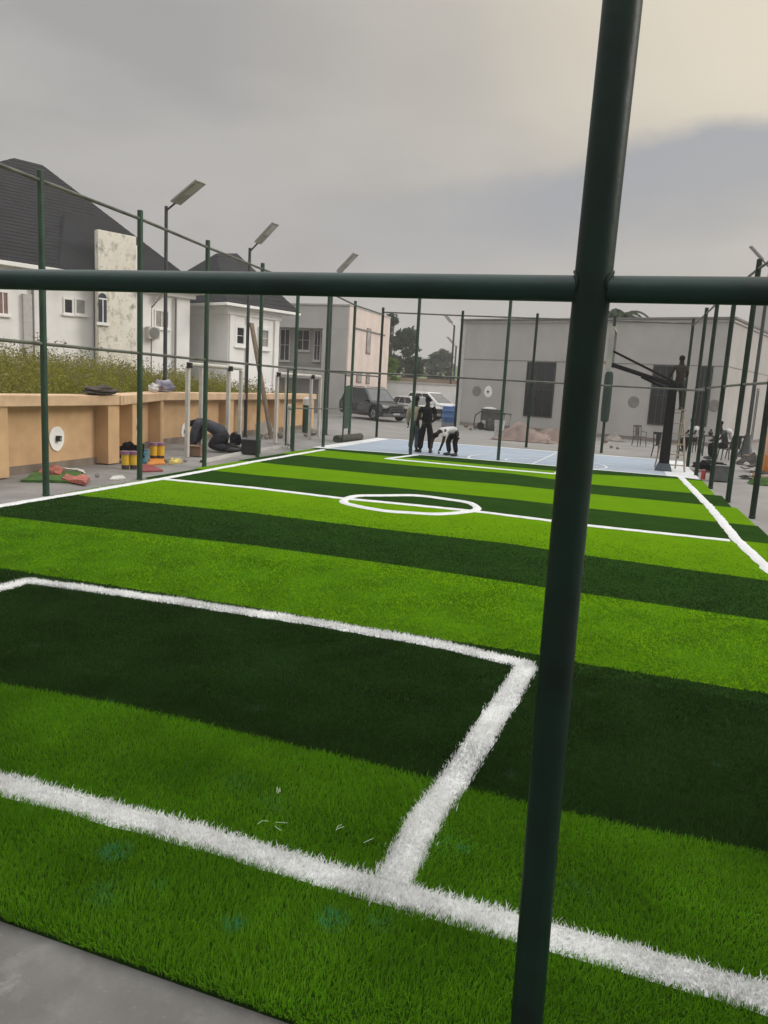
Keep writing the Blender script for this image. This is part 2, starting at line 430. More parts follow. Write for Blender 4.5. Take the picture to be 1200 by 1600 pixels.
edges_px = [
 [(0, 1070), (175, 1100), (600, 1200), (877, 1272), (1200, 1337)],
 [(0, 888), (400, 950), (600, 985), (800, 1016), (900, 1035), (1200, 1084)],
 [(0, 807), (200, 830), (400, 853), (600, 880), (800, 910), (910, 927), (1200, 970)],
 [(133, 775), (400, 802), (600, 827), (800, 850), (917, 868), (1200, 907)],
 [(250, 749), (400, 762), (533, 778), (748, 800), (922, 820), (1140, 843)],
 [(400, 742), (600, 760), (800, 780), (927, 795), (1117, 815)],
 [(400, 722), (600, 742), (800, 758), (927, 772), (1093, 788)],
 [(480, 712), (640, 727), (800, 740), (927, 757), (1077, 770)],
 [(513, 704), (600, 712), (927, 741), (1060, 748)]]
xs = np.linspace(-10.4, 3.0, 160)
edge_y = [1.97+.006*np.sin(xs*3.1)+.004*np.sin(xs*9.7)]
for e in edges_px:
    g = np.array([[*G(*p)][:2] for p in e]); o_ = np.argsort(g[:, 0]); g = g[o_]
    yy = np.interp(xs, g[:, 0], g[:, 1])
    edge_y.append(yy)
endp = np.array([[*G(*p)][:2] for p in [(513, 701), (641, 710), (720, 716), (860, 728), (927, 734), (1060, 745), (1090, 749)]])
edge_y.append(np.interp(xs, endp[:, 0], endp[:, 1]))
lx = lambda y: np.interp(y, [1.9, 8.2, 12.5, 15.5, 18.5, 22.3], [-8.65, -8.80, -9.25, -9.52, -9.72, -9.75])
rx = lambda y: np.interp(y, [1.9, 13.5, 17.5, 22.3], [2.75, 2.07, 1.87, 1.58])
LEFTX, RIGHTX = lx, rx
vs = []; fs = []; mi = []
for k in range(len(edge_y)-1):
    a, b = edge_y[k], np.maximum(edge_y[k+1], edge_y[k]+.02)
    o0 = len(vs)
    for i, x in enumerate(xs):
        for y in (a[i], b[i]):
            vs.append((min(max(x, lx(y)), rx(y)), y, 0.0))
    for i in range(len(xs)-1):
        q = (o0+2*i, o0+2*i+2, o0+2*i+3, o0+2*i+1)
        if len({(round(vs[j][0], 3), round(vs[j][1], 3)) for j in q}) == 4: fs.append(q); mi.append(k % 2)
# turf thickness at its near edge
o0 = len(vs)
for x in xs: vs += [(min(max(x, lx(1.97)), rx(1.97)), 1.97, 0.0), (min(max(x, lx(1.97)), rx(1.97)), 1.97, -.024)]
for i in range(len(xs)-1):
    q = (o0+2*i, o0+2*i+1, o0+2*i+3, o0+2*i+2)
    if abs(vs[q[0]][0]-vs[q[2]][0]) > 1e-4: fs.append(q); mi.append(2)
me = bpy.data.meshes.new('turf'); me.from_pydata(vs, [], fs); me.materials.append(TLIGHT); me.materials.append(TDARK); me.materials.append(mat('turf_backing', (.012, .028, .006), rough=1, spec=0))
me.polygons.foreach_set('material_index', mi); me.update()
turf = bpy.data.objects.new('turf', me); COL.objects.link(turf); turf['kind'] = 'structure'
def stripe_of(x, y):
    k = np.zeros(len(x), int)
    for e in edge_y[1:-1]: k += (y > np.interp(x, xs, e)).astype(int)
    return k % 2

# white lines (inlaid white pile)
PILEW = mat('white_pile', (.72, .72, .72), rough=.9, var=.06, scale=9, bump=.7, bscale=120, spec=.15)
stain(PILEW, (.50, .52, .50), 30, .5, .75, .5)
g = lambda L: [Vector((*G(*p)[:2], 0)) for p in L]
goalL = g([(0, 1226), (300, 1306), (600, 1396), (865, 1466), (1200, 1563)])
goalL = [goalL[0]+(goalL[0]-goalL[1])*6]+goalL; goalL[0] = Vector((-7.95, goalL[1].y, 0)); goalL.append(Vector((2.35, goalL[-1].y-.02, 0)))
pen = g([(44, 909), (150, 923), (267, 940), (500, 975), (700, 1011), (818, 1039)])
penR = g([(822, 1044), (775, 1118), (720, 1205), (660, 1290), (612, 1380)])
penL = g([(44, 909), (0, 921)]); penL.append(penL[1]+(penL[1]-penL[0])*1.0); penL[-1] = Vector((-5.65, 2.75, 0))
half = g([(256, 749), (400, 763), (533, 779), (640, 789), (748, 800), (922, 822), (1140, 845)])
left = g([(0, 791), (133, 769), (250, 749), (400, 721), (505, 703)]); left = [Vector((-8.0, 2.6, 0))]+left
right = g([(1064, 746), (1110, 793), (1150, 842), (1200, 889)]); right.append(Vector((2.35, 2.6, 0)))
circ = spline(g([(536, 784), (555, 776), (600, 775), (650, 775), (700, 781), (735, 787), (745, 796), (725, 801), (683, 804), (640, 802), (600, 799), (555, 791)]), 6, closed=True)
fpen = g([(652, 711), (604, 717), (700, 726), (800, 735), (868, 741), (878, 733)])
lines = [('goal', goalL, .155), ('pen', pen, .15), ('penR', penR, .165), ('penL', penL, .15), ('half', half, .155), ('left', left, .165), ('right', right, .175), ('fpen', fpen, .15)]
mb = MB(); zz = .010
for i, (n_, L, w) in enumerate(lines):
    P = dense(L, .12)
    r_ = ribbon(P, w, .003, zz+.0012*i, wob=.008); mb.add(r_.v, r_.f)
r_ = ribbon(circ, .155, .003, zz+.012, wob=.006, closed=True); mb.add(r_.v, r_.f)
struct('pitch_lines', mb, PILEW, smooth=True)

# turf pile as real blades where the eye can tell them apart
def in_line(x, y):
    hit = np.zeros(len(x), bool)
    for n_, L, w in lines:
        P = np.array([[p.x, p.y] for p in L])
        for a, b in zip(P[:-1], P[1:]):
            d = b-a; l2 = d@d; t = np.clip(((x-a[0])*d[0]+(y-a[1])*d[1])/l2, 0, 1)
            hit |= np.hypot(x-a[0]-t*d[0], y-a[1]-t*d[1]) < w/2-.008+np.abs(rng.normal(0, .011, len(x)))*np.sign(rng.random(len(x))-.45)
    return hit
def scatter(y0, y1, dens, marg=520):
    n = int((y1-y0)*13*dens)
    x = rng.uniform(-9.6, 2.75, n); y = rng.uniform(y0, y1, n)
    px, py, z = project(np.stack([x, y, np.zeros(n)], 1))
    ok = (px > -marg) & (px < 1200+marg) & (py < 2700) & (x > lx(y)) & (x < rx(y))
    return x[ok], y[ok]
def blades(x, y, h, w, lean, name, m):
    n = len(x); th = rng.uniform(0, 2*math.pi, n); hh = h*rng.uniform(.65, 1.15, n); ww = w*rng.uniform(.7, 1.2, n)
    la = rng.uniform(0, 2*math.pi, n); ln = np.abs(rng.normal(0, lean, n))*hh
    cx, sy = np.cos(th)*ww/2, np.sin(th)*ww/2
    fld = np.sin(x*2.3+1.7*np.sin(y*1.9))+np.sin(y*2.7+1.3*np.sin(x*3.1)+2)+.6*np.sin(x*7.1+y*5.3)*np.sin(y*8.3-x*4.1)
    ph_ = 1.1*fld; mg = .22+.10*np.sin(x*3.7-y*2.9)
    hh = hh*(1+.10*np.sin(x*5.9+y*4.3)+.08*np.sin(x*13.1-y*11.7))
    ov = np.clip((2.02-y)/.05, 0, 1)*.7
    dx, dy = np.cos(la)*ln+mg*hh*np.cos(ph_), np.sin(la)*ln+mg*hh*np.sin(ph_)-ov*hh
    v = np.zeros((n, 5, 3))
    v[:, 0] = np.stack([x-cx, y-sy, np.full(n, -.002)], 1); v[:, 1] = np.stack([x+cx, y+sy, np.full(n, -.002)], 1)
    mz = hh*.6
    v[:, 2] = np.stack([x+cx*.85+dx*.35, y+sy*.85+dy*.35, mz], 1); v[:, 3] = np.stack([x-cx*.85+dx*.35, y-sy*.85+dy*.35, mz], 1)
    v[:, 4] = np.stack([x+dx, y+dy, hh*.97], 1)
    b = (np.arange(n)*5)[:, None]
    f = np.concatenate([b+np.array([[0, 1, 2, 3]]), b+np.array([[3, 2, 4]])], 1).ravel()
    return mesh_np(name, v.reshape(-1, 3), f, np.tile([4, 3], n), m)
def translucent(t, b, col, amount):
    """thin blades and leaves let part of the light through"""
    b.inputs['Roughness'].default_value = .8; b.inputs['Specular IOR Level'].default_value = .06
    tr = t.nodes.new('ShaderNodeBsdfTranslucent'); t.links.new(col, tr.inputs[0])
    ms = t.nodes.new('ShaderNodeMixShader'); ms.inputs[0].default_value = amount
    t.links.new(b.outputs[0], ms.inputs[1]); t.links.new(tr.outputs[0], ms.inputs[2]); t.links.new(ms.outputs[0], t.nodes['Material Output'].inputs[0])
def pile_mat(name, c0, c1, c2, trans=.42):
    m = bpy.data.materials.new(name); m.use_nodes = True; t = m.node_tree; b = t.nodes['Principled BSDF']
    ge = t.nodes.new('ShaderNodeNewGeometry')
    r = t.nodes.new('ShaderNodeValToRGB'); r.color_ramp.elements.new(.5)
    for e, p, c in zip(r.color_ramp.elements, (0, .5, 1), (c0, c1, c2)): e.position = p; e.color = (*c, 1)
    t.links.new(ge.outputs['Random Per Island'], r.inputs[0])
    # broad patches where the pile was brushed another way
    n = t.nodes.new('ShaderNodeTexNoise'); n.inputs['Scale'].default_value = 1.8; n.inputs['Detail'].default_value = 4
    t.links.new(ge.outputs['Position'], n.inputs[0])
    mr = t.nodes.new('ShaderNodeMapRange'); t.links.new(n.outputs['Fac'], mr.inputs[0]); mr.inputs[1].default_value = .3; mr.inputs[2].default_value = .7; mr.inputs[3].default_value = .70; mr.inputs[4].default_value = 1.22
    x = t.nodes.new('ShaderNodeMixRGB'); x.blend_type = 'MULTIPLY'; x.inputs[0].default_value = 1
    t.links.new(r.outputs[0], x.inputs[1]); t.links.new(mr.outputs[0], x.inputs[2]); t.links.new(x.outputs[0], b.inputs['Base Color'])
    translucent(t, b, x.outputs[0], trans)
    return m
PL = pile_mat('light_pile', (.084, .228, .008), (.104, .268, .007), (.128, .305, .006))
PD = pile_mat('dark_pile', (.016, .044, .008), (.021, .054, .009), (.028, .068, .012))
PW = pile_mat('white_pile_fibre', (.70, .71, .69), (.80, .80, .79), (.86, .86, .86), .3)
TEAL = (.03, .34, .27)
tp = [(G(180, 1335), .10, .9), (G(165, 1400), .13, .35), (G(520, 1440), .09, .9), (G(365, 1450), .07, .7), (G(250, 1385), .06, .5), (G(725, 1330), .05, .8), (G(600, 1445), .1, .35),
      (G(90, 1240), .10, .3), (G(370, 1225), .16, .35), (G(430, 1260), .14, .3), (G(690, 1320), .2, .25), (G(900, 1400), .2, .25), (G(60, 1260), .1, .3), (G(400, 1110), .10, .5), (G(800, 1215), .07, .7), (G(680, 1110), .05, .6), (G(1120, 1195), .05, .9), (G(920, 1085), .08, .6), (G(760, 1068), .07, .5), (G(55, 1010), .10, .5), (G(300, 1045), .07, .5)]
pl = [(p.x, p.y, r, a) for p, r, a in tp]
pl = [(x_, y_, r_, a_*(1 if a_ > .65 else .6)) for x_, y_, r_, a_ in pl]
spots(PL, TEAL, pl); spots(PD, (.10, .24, .20), pl)
for y0, y1, dens, h, w in ((1.96, 2.9, 24000, .030, .0036), (2.9, 4.0, 17000, .030, .0042), (4.0, 5.6, 10000, .022, .006), (5.6, 7.6, 5200, .015, .009), (7.6, 12.5, 3400, .011, .013)):
    x, y = scatter(y0, y1, dens)
    if y0 > 7:      # thins out with distance
        kp_ = rng.random(len(x)) < np.clip((12.5-y)/4.9, 0, 1)**1.3; x, y = x[kp_], y[kp_]
    k_ = stripe_of(x, y+rng.normal(0, .010, len(y))); wl = in_line(x, y)
    for idx, m_, nm in ((0, PL, 'light_turf_pile'), (1, PD, 'dark_turf_pile')):
        s_ = (k_ == idx) & ~wl
        if s_.sum():
            o = blades(x[s_], y[s_], h, w, .5, nm, m_); o['kind'] = 'stuff'
for y0, y1, dens, w in ((2.2, 3.6, 30000, .0048), (3.6, 7.5, 15000, .007)):
    x, y = scatter(y0, y1, dens); wl = in_line(x, y)
    o = blades(x[wl], y[wl], .034, w, .48, 'white_line_pile', PW); o['kind'] = 'stuff'
# loose white fibres dropped on the turf
mb = MB()
for c, n_ in (((437, 1243), 4), ((440, 1300), 2), ((412, 1293), 1), ((530, 1303), 2), ((585, 1318), 1)):
    p = G(*c)
    for i in range(n_):
        a = random.uniform(0, 6.28); l = random.uniform(.03, .06); q = p+Vector((random.gauss(0, .02), random.gauss(0, .02), .026))
        d = Vector((math.cos(a), math.sin(a), 0)); e = Vector((-d.y, d.x, 0))*random.gauss(0, .25)
        mb.tube([q-d*l/2, q+e*l*.3+Vector((0, 0, .004)), q+d*l/2], .0009, 5)
o = mb.build('loose_fibres', mat('pale_fibre', (.55, .62, .50), rough=.8)); o['kind'] = 'stuff'

# basketball court beyond the turf
mb = MB(); mb.prism([(-10.0, 21.9), (-10.05, 28.5), (1.25, 28.9), (1.6, 21.9)], -.024, -.008)
struct('basketball_court', mb, COURT)
mb = MB()
def addr(pts, w, z, **k_):
    r = ribbon([Vector((p[0], p[1], 0)) for p in pts], w, z, .0005, **k_); mb.add(r.v, r.f)
addr([(-9.7, 21.95), (-9.75, 28.35)], .55, -.003)
addr([(-9.4, 28.3), (.9, 28.7)], .28, -.0025)
addr([(1.12, 22.0), (.95, 28.75)], .85, -.002)
e_ = [Vector((x, float(np.interp(x, endp[:, 0], endp[:, 1]))+.16, 0)) for x in np.linspace(-9.3, .75, 24)]
addr(e_, .16, -.0015)
cc = Vector((-3.1, 23.6, 0))
def ring(c, r, w, z, a0=0, a1=360, n=48):
    addr([(c.x+r*math.cos(R_(a0+(a1-a0)*i/n)), c.y+r*math.sin(R_(a0+(a1-a0)*i/n))) for i in range(n+1)], w, z)
ring(cc, 2.1, .07, -.001); ring(cc, .95, .06, -.001)
addr([(-3.1, 22.4), (-3.0, 28.0)], .05, -.0018)
addr([(-1.6, 25.3), (.7, 25.9)], .06, -.001); addr([(-1.6, 23.6), (.7, 23.9)], .06, -.001); addr([(-1.6, 23.6), (-1.6, 25.3)], .06, -.0018)
addr([(-2.4, 27.2), (.7, 27.5)], .05, -.001)
struct('court_lines', mb, CWHITE)

# ------------------------------------------------------------------ fences
def fence(label, posts, top_segs, r_post, zt, zm, m=GREENF, rm=RAILM, rr=.028, rt=.03, ph=5.0, extra=None):
    b = posts[0]
    t = thing('fence', label, 'fence', (b[0], b[1], 0), 0)
    o = Vector((b[0], b[1], 0))
    for p in posts:
        h = p[2] if len(p) > 2 else ph
        q = Vector((p[0], p[1], 0))-o
        mb = MB(); mb.tube([q+Vector((0, 0, -.03)), q+Vector((0, 0, h-.01))], r_post, 18); mb.lathe([(r_post, 0), (r_post*.85, .012), (.005, .016)], q+Vector((0, 0, h-.01)), 18)
        mb.lathe([(r_post+.012, 0), (r_post+.012, .01), (r_post+.002, .018)], q+Vector((0, 0, .001)), 18)
        mb.build('post', m, t, smooth=True)
    for nm, z, r in (('top_rail', zt, rt), ('mid_rail', zm, rr)):
        mb = MB()
        for seg in top_segs:
            pts = [Vector((p[0], p[1], z))-o for p in seg]
            mb.tube(pts, r, 12)
        mb.build(nm, rm, t, smooth=True)
    return t, o
Lp = [(-8.75, 1.99), (-8.83, 4.4), (-8.95, 7.0), (-9.082, 9.678), (-9.208, 12.25), (-9.512, 15.012), (-9.741, 17.95), (-9.851, 20.306), (-9.80, 22.43), (-10.275, 25.861)]
tL, oL = fence('long green pipe fence running down the left side of the pitch', Lp, [Lp+[(-10.32, 28.98)]], .052, 4.83, 2.40, ph=4.98)
mb = MB(); mb.tube([Vector((-9.851, 20.306, 1.25))-oL, Vector((-9.80, 22.43, 1.22))-oL, Vector((-10.275, 25.861, 1.15))-oL], .02, 10); mb.build('low_rail', RAILM, tL, smooth=True)
Rp = [(2.70, 2.02), (2.62, 5.2), (2.48, 8.0), (2.28, 11.2), (2.056, 15.526 - 1.2), (1.835, 17.768), (1.668, 20.325), (1.506, 23.541), (1.403, 26.502)]
Rp[4] = (2.056, 15.526)
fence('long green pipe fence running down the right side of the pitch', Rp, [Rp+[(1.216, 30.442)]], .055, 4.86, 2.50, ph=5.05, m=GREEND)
Fp = [(-10.32, 28.98), (-7.222, 29.56), (-4.377, 29.892), (-1.533, 30.1), (1.216, 30.442)]
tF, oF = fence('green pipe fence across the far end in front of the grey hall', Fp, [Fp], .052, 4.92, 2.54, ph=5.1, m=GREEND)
mb = MB(); q = Vector((-1.533, 30.1, 0))-oF
mb.lathe([(.06, 1.15), (.15, 1.2), (.17, 1.6), (.16, 2.9), (.12, 3.03), (.06, 3.06)], q, 14); o = mb.build('post_pad', mat('dark_green_canvas', (.012, .03, .02), rough=.85), tF, smooth=True)
o['label'] = 'dark green padding wrapped round one post'
Dp = [(-6.81, 22.343), (-4.188, 23.0), (-1.5, 23.3)]
fence('green pipe fence between the turf and the blue court', Dp, [[(-9.80, 22.43)]+Dp+[(1.506, 23.541)]], .05, 4.84, 2.42, ph=5.0)
# the frame right in front of the viewer
Np = [(-5.95, 1.99), (-2.95, 2.0), (-.143, 2.0), (2.70, 2.02)]
tN = thing('fence', 'near green pipe frame with thick post and crossbar close to the viewer', 'fence', (-.143, 2.0, 0))
oN = Vector((-.143, 2.0, 0))
bend = lambda z: float(-.0095*z+.0127+np.interp(z, [0, .27, 1.4, 2.1, 2.6, 2.97, 3.6], [-.0125, -.0135, -.0185, -.0150, -.007, 0, .004]))   # the pipe is not quite straight
for p in Np[:3]:
    q = Vector((p[0], p[1], 0))-oN; mb = MB(); mb.tube([q+Vector((bend(z) if p is Np[2] else 0, 0, z)) for z in np.linspace(-.03, 4.95, 40)], .0462, 40)
    mb.lathe([(.09, 0), (.09, .008), (.05, .010)], q+Vector((0, 0, -.015)), 24)
    for z in (2.325, 4.83):        # weld beads
        for sx_ in (-1, 1):
            cxw = bend(z) if p is Np[2] else 0
            pts = [q+Vector((cxw+sx_*(.0462-.011*math.cos(t)**2), math.cos(t)*.0325, z+math.sin(t)*.0325)) for t in np.linspace(0, 2*math.pi, 25)]
            mb.tube(pts, .0042, 8, caps=False)
    mb.build('post', GREEN, tN, smooth=True)
for nm, z, r in (('mid_rail', 2.322, .0325), ('top_rail', 4.83, .0325)):
    mb = MB(); mb.tube([Vector((-8.75, 1.99, z+.012))-oN, Vector((-5.95, 1.99, z+.010))-oN, Vector((-2.95, 2.0, z+.006))-oN, Vector((-1.5, 2.0, z))-oN, Vector((-.143, 2.0, z-.006))-oN, Vector((2.7, 2.02, z-.004))-oN], r, 28)
    mb.build(nm, GREENR, tN, smooth=True)

# gates in the left fence
def gate(label, p0, p1, zt, panel):
    p0 = Vector((*p0, 0)); p1 = Vector((*p1, 0)); d = p1-p0
    t = thing('gate', label, 'gate', p0)
    for q in (Vector(), d): mb = MB(); mb.tube([q+Vector((0, 0, .04)), q+Vector((0, 0, zt))], .028, 10); mb.build('stile', GREENF, t, smooth=True)
    for z in (.12, 1.2, zt-.03): mb = MB(); mb.tube([Vector((0, 0, z)), d+Vector((0, 0, z))], .022, 10); mb.build('crossbar', GREENF, t, smooth=True)
    if panel:
        mb = MB(); a = math.atan2(d.y, d.x); mb.box(d/2+Vector((0, 0, 1.22)), (d.length-.08, .015, 1.5), Euler((0, 0, a))); mb.build('sheet_panel', GREENF, t)
gate('narrow green gate with filled panel at the far left corner', (-10.083, 24.774), (-10.24, 25.75), 2.36, True)
gate('open green gate leaf swung out beside the left fence', (-10.581, 21.301), (-9.93, 20.36), 2.40, False)
p = G(450, 700); mb = MB(); mb.tube([(0, 0, 0), (0, 0, 1.2)], .045, 12); mb.lathe([(.045, 1.2), (.06, 1.22), (.06, 1.30), (.02, 1.33)], (0, 0, 0), 12)
o = mb.build('bollard', WHITEP, smooth=True); o.location = p; tag(o, 'short white stake beside the open gate leaf', 'bollard')
t = thing('bollard', 'dark green bollard with white cap at the end of the tan wall', 'bollard', G(477, 676))
mb = MB(); mb.tube([(0, 0, 0), (0, 0, 1.1)], .13, 14); mb.build('shaft', GREENF, t, smooth=True)
mb = MB(); mb.lathe([(.13, 1.1), (.15, 1.12), (.15, 1.35), (.06, 1.44)], (0, 0, 0), 14); mb.build('cap', WHITEP, t, smooth=True)

# ------------------------------------------------------------------ tan boundary wall
wall_pts = [Vector((-10.35, -1.0, 0)), Vector((-11.12, 14.1, 0)), Vector((-13.05, 18.45, 0)), Vector((-14.0, 30.9, 0))]
tw = thing('boundary_wall', 'low tan rendered boundary wall with pilasters along the left side', 'wall', wall_pts[0])
ow = wall_pts[0]
panel, cop, bas = MB(), MB(), MB(); pil_pos = []
for si, (a, b) in enumerate(zip(wall_pts[:-1], wall_pts[1:])):
    d = b-a; L = d.length; ang = math.atan2(d.y, d.x); e = Euler((0, 0, ang)); dn = d.normalized(); n = Vector((-dn.y, dn.x, 0))
    mid = (a+b)/2-ow
    panel.box(mid+n*.42+Vector((0, 0, .66)), (L+.02*si, .16, 1.32+.002*si), e)
    cop.box(mid+n*.24+Vector((0, 0, 1.405)), (L+.20+.01*si, .58, .21+.004*si), e)
    bas.box(mid+n*.40+Vector((0, 0, .06)), (L+.02, .18+.004*si, .16+.01*si), e)
    sp = {0: [2.0, 5.2, 8.4, 11.6, 14.9], 1: [1.35, 4.55], 2: [4.3, 8.3, 12.25]}[si]
    for s_ in sp: pil_pos.append((a+dn*s_-ow, e, n))
panel.build('wall_panel', TAN, tw, bevel=.01); cop.build('coping', TANC, tw, bevel=.015); bas.build('wall_base', WALLBASE, tw)
for q, e, n in pil_pos:
    mb = MB(); mb.box(q+n*.175+Vector((0, 0, .655)), (.40, .345, 1.30), e); mb.build('pilaster', TAN, tw, bevel=.012)
# white round patches with a small black lamp on them
def wall_patch(label, pt, n, r, group='round white patches with wall lamps'):
    t = thing('wall_lamp', label, 'wall lamp', pt, math.atan2(n.y, n.x)-math.pi/2, group)
    mb = MB(); vs = []
    ph_ = [random.uniform(0, 6) for _ in range(3)]
    for k in range(28):
        a = 2*math.pi*k/28; rr = r*(1+.035*math.sin(2*a+ph_[0])+.03*math.sin(3*a+ph_[1])+.015*math.sin(7*a+ph_[2])); vs.append((rr*.82*math.cos(a), rr*math.sin(a)))
    mb.add([(x, .004, z) for x, z in vs]+[(x, .018, z) for x, z in vs], [tuple(range(28)), tuple(reversed(range(28, 56)))]+[(i, 28+i, 28+(i+1) % 28, (i+1) % 28) for i in range(28)])
    mb.build('white_patch', WHITE, t)
    mb = MB(); mb.box((0, .06, .0), (.09, .085, .115)); mb.build('lamp_body', BLACK, t, bevel=.01)
    mb = MB(); mb.box((0, .106, -.01), (.05, .006, .06)); mb.build('lamp_lens', GLASSG, t)
for (si, px, py, r, lab) in ((0, 88, 685, .26, 'round white patch with black lamp on the nearest tan wall panel'), (1, 211, 668, .25, 'round white patch with black lamp half hidden by a post, middle of tan wall'), (2, 288, 674, .26, 'round white patch with black lamp beside the kneeling worker')):
    a, b = wall_pts[si], wall_pts[si+1]; dn = (b-a).normalized(); n = Vector((dn.y, -dn.x, 0))
    p0 = a-n*.335
    p = on_plane(px, py, p0, n); wall_patch(lab, p, n, r)

# weeds on the raised plot behind the wall
def mound_z(x, y):
    bx = np.interp(y, [-1, 14.1, 18.4, 30.9, 60], [-10.9, -11.7, -13.7, -14.6, -15.5])
    d = bx-x
    return np.clip(1.15+.10*np.clip(d, 0, 8), 0, 1.95)-.02*np.clip(y-16, 0, 20)
mb = MB(); gx = np.linspace(0, 1, 14); gy = np.linspace(-1, 31.5, 28); vs = []
for y in gy:
    bx0 = float(np.interp(y, [-1, 14.1, 18.4, 30.9], [-10.88, -11.66, -13.6, -14.55]))
    for t_ in gx:
        x = bx0-t_*26; vs.append((x, y, float(mound_z(x, y))+random.gauss(0, .03)))
fs = [(j*14+i, j*14+i+1, (j+1)*14+i+1, (j+1)*14+i) for j in range(27) for i in range(13)]
mb.add(vs, fs); struct('weed_ground', mb, mat('weed_soil', (.10, .085, .04), rough=1, var=.3, scale=2), smooth=True)
def leaf_mat(name, c0, c1, c2):
    m = bpy.data.materials.new(name); m.use_nodes = True; t = m.node_tree; b = t.nodes['Principled BSDF']
    ge = t.nodes.new('ShaderNodeNewGeometry'); r = t.nodes.new('ShaderNodeValToRGB'); r.color_ramp.elements.new(.5)
    for e, p, c in zip(r.color_ramp.elements, (0, .55, 1), (c0, c1, c2)): e.position = p; e.color = (*c, 1)
    n = t.nodes.new('ShaderNodeTexNoise'); n.inputs['Scale'].default_value = .9; n.inputs['Detail'].default_value = 3; t.links.new(ge.outputs['Position'], n.inputs[0])
    mx = t.nodes.new('ShaderNodeMath'); mx.operation = 'MULTIPLY_ADD'; t.links.new(ge.outputs['Random Per Island'], mx.inputs[0]); mx.inputs[1].default_value = .5
    sb = t.nodes.new('ShaderNodeMath'); sb.operation = 'MULTIPLY_ADD'; t.links.new(n.outputs['Fac'], sb.inputs[0]); sb.inputs[1].default_value = 1.6; sb.inputs[2].default_value = -.55
    t.links.new(sb.outputs[0], mx.inputs[2]); t.links.new(mx.outputs[0], r.inputs[0]); t.links.new(r.outputs[0], b.inputs['Base Color'])
    translucent(t, b, r.outputs[0], .35)
    return m
def leaves(P, size, name, m, parent=None, flat=.6, aspect=.5):
    n = len(P); d = rng.normal(size=(n, 3)); d[:, 2] *= flat; d /= np.linalg.norm(d, axis=1)[:, None]
    u = rng.normal(size=(n, 3)); s = np.cross(d, u); s /= np.linalg.norm(s, axis=1)[:, None]
    L = size*rng.uniform(.5, 1.3, n)[:, None]; wv = s*L*aspect*.5
    v = np.stack([P, P+d*L*.45+wv, P+d*L, P+d*L*.45-wv], 1)
    f = np.arange(n*4)
    return mesh_np(name, v.reshape(-1, 3), f, np.full(n, 4), m, parent)
n = 16000
ty = rng.uniform(2, 31, n); back = np.interp(ty, [-1, 14.1, 18.4, 30.9], [-11.05, -11.85, -13.85, -14.75]); tx = back-np.abs(rng.gamma(1.5, 3.0, n))
hh = (.50+.55*rng.random(n)**1.5)*np.interp(ty, [2, 20, 31], [1.05, .9, .75])
hh *= .55+.75*np.abs(np.sin(tx*1.7+ty*1.1)*np.cos(ty*1.9-tx*.6))+.35*rng.random(n)**3
P = []
for i in range(9):
    f_ = rng.uniform(.05, 1, n); sp = .28*(1-f_*.5)
    P.append(np.stack([tx+rng.normal(0, 1, n)*sp*.6, ty+rng.normal(0, 1, n)*sp*.6, mound_z(tx, ty)+f_*hh], 1))
P = np.concatenate(P)
bx_lim = np.interp(P[:, 1], [-1, 14.1, 18.4, 30.9], [-10.95, -11.75, -13.75, -14.65]); P[:, 0] = np.minimum(P[:, 0], bx_lim+.12-.05*np.abs(rng.normal(size=len(P))))
WEED = leaf_mat('weed_leaf', (.125, .140, .016), (.22, .215, .035), (.33, .29, .085))
o = leaves(P, .095, 'weeds', WEED, aspect=.38, flat=.9); o['kind'] = 'stuff'
# seed heads and stalks standing above
mb = MB(); ids = rng.choice(n, 700, replace=False); Ps = []
for i in ids:
    z0 = float(mound_z(tx[i], ty[i])); a = Vector((tx[i], ty[i], z0)); b = a+Vector((random.gauss(0, .08), random.gauss(0, .08), hh[i]*1.1+random.uniform(0, .35)))
    mb.tube([a, b], [.006, .003], 4); Ps += [[b.x+random.gauss(0, .05), b.y+random.gauss(0, .05), b.z-random.uniform(0, .25)] for _ in range(7)]
o = mb.build('weed_stalks', mat('weed_stalk', (.16, .13, .06), rough=.9)); o['kind'] = 'stuff'
o = leaves(np.array(Ps), .09, 'weed_seed_heads', leaf_mat('seed_head', (.12, .10, .05), (.24, .20, .11), (.36, .30, .2))); o['kind'] = 'stuff'

# ------------------------------------------------------------------ buildings
def on_face(px, py, t_loc, th, ycoord=0.0):
    """where a sight line meets a facade, in that building's own x,z"""
    n = Vector((-math.sin(th), math.cos(th), 0)); p = on_plane(px, py, Vector(t_loc)+n*ycoord, n)-Vector(t_loc)
    return p.x*math.cos(th)+p.y*math.sin(th), p.z
def window(t, x0, x1, z0, z1, y, glass=GLASS, frame=WHITE, fw=.07, mull=1, bars=0, name='window', sill=True, proud=.05):
    mb = MB()
    for a, b, c, d in ((x0-fw, x0, z0-fw, z1+fw), (x1, x1+fw, z0-fw, z1+fw), (x0, x1, z1, z1+fw), (x0, x1, z0-fw, z0)): mb.bx(a, b, y-proud, y+.06, c, d)
    for i in range(mull):
        xm = x0+(x1-x0)*(i+1)/(mull+1); mb.bx(xm-.022, xm+.022, y-proud*.6, y+.05, z0, z1)
    for i in range(bars):
        zm = z0+(z1-z0)*(i+1)/(bars+1); mb.bx(x0, x1, y-proud*.5, y+.045, zm-.015, zm+.015)
    w = mb.build(name, frame, t, bevel=.006)
    mb = MB(); mb.bx(x0, x1, y-.012, y+.03, z0, z1); mb.build('pane', glass, w)
    if sill:
        mb = MB(); mb.bx(x0-fw-.06, x1+fw+.06, y-proud-.06, y+.02, z0-fw-.08, z0-fw-.003); mb.build('sill', frame, w)
    return w
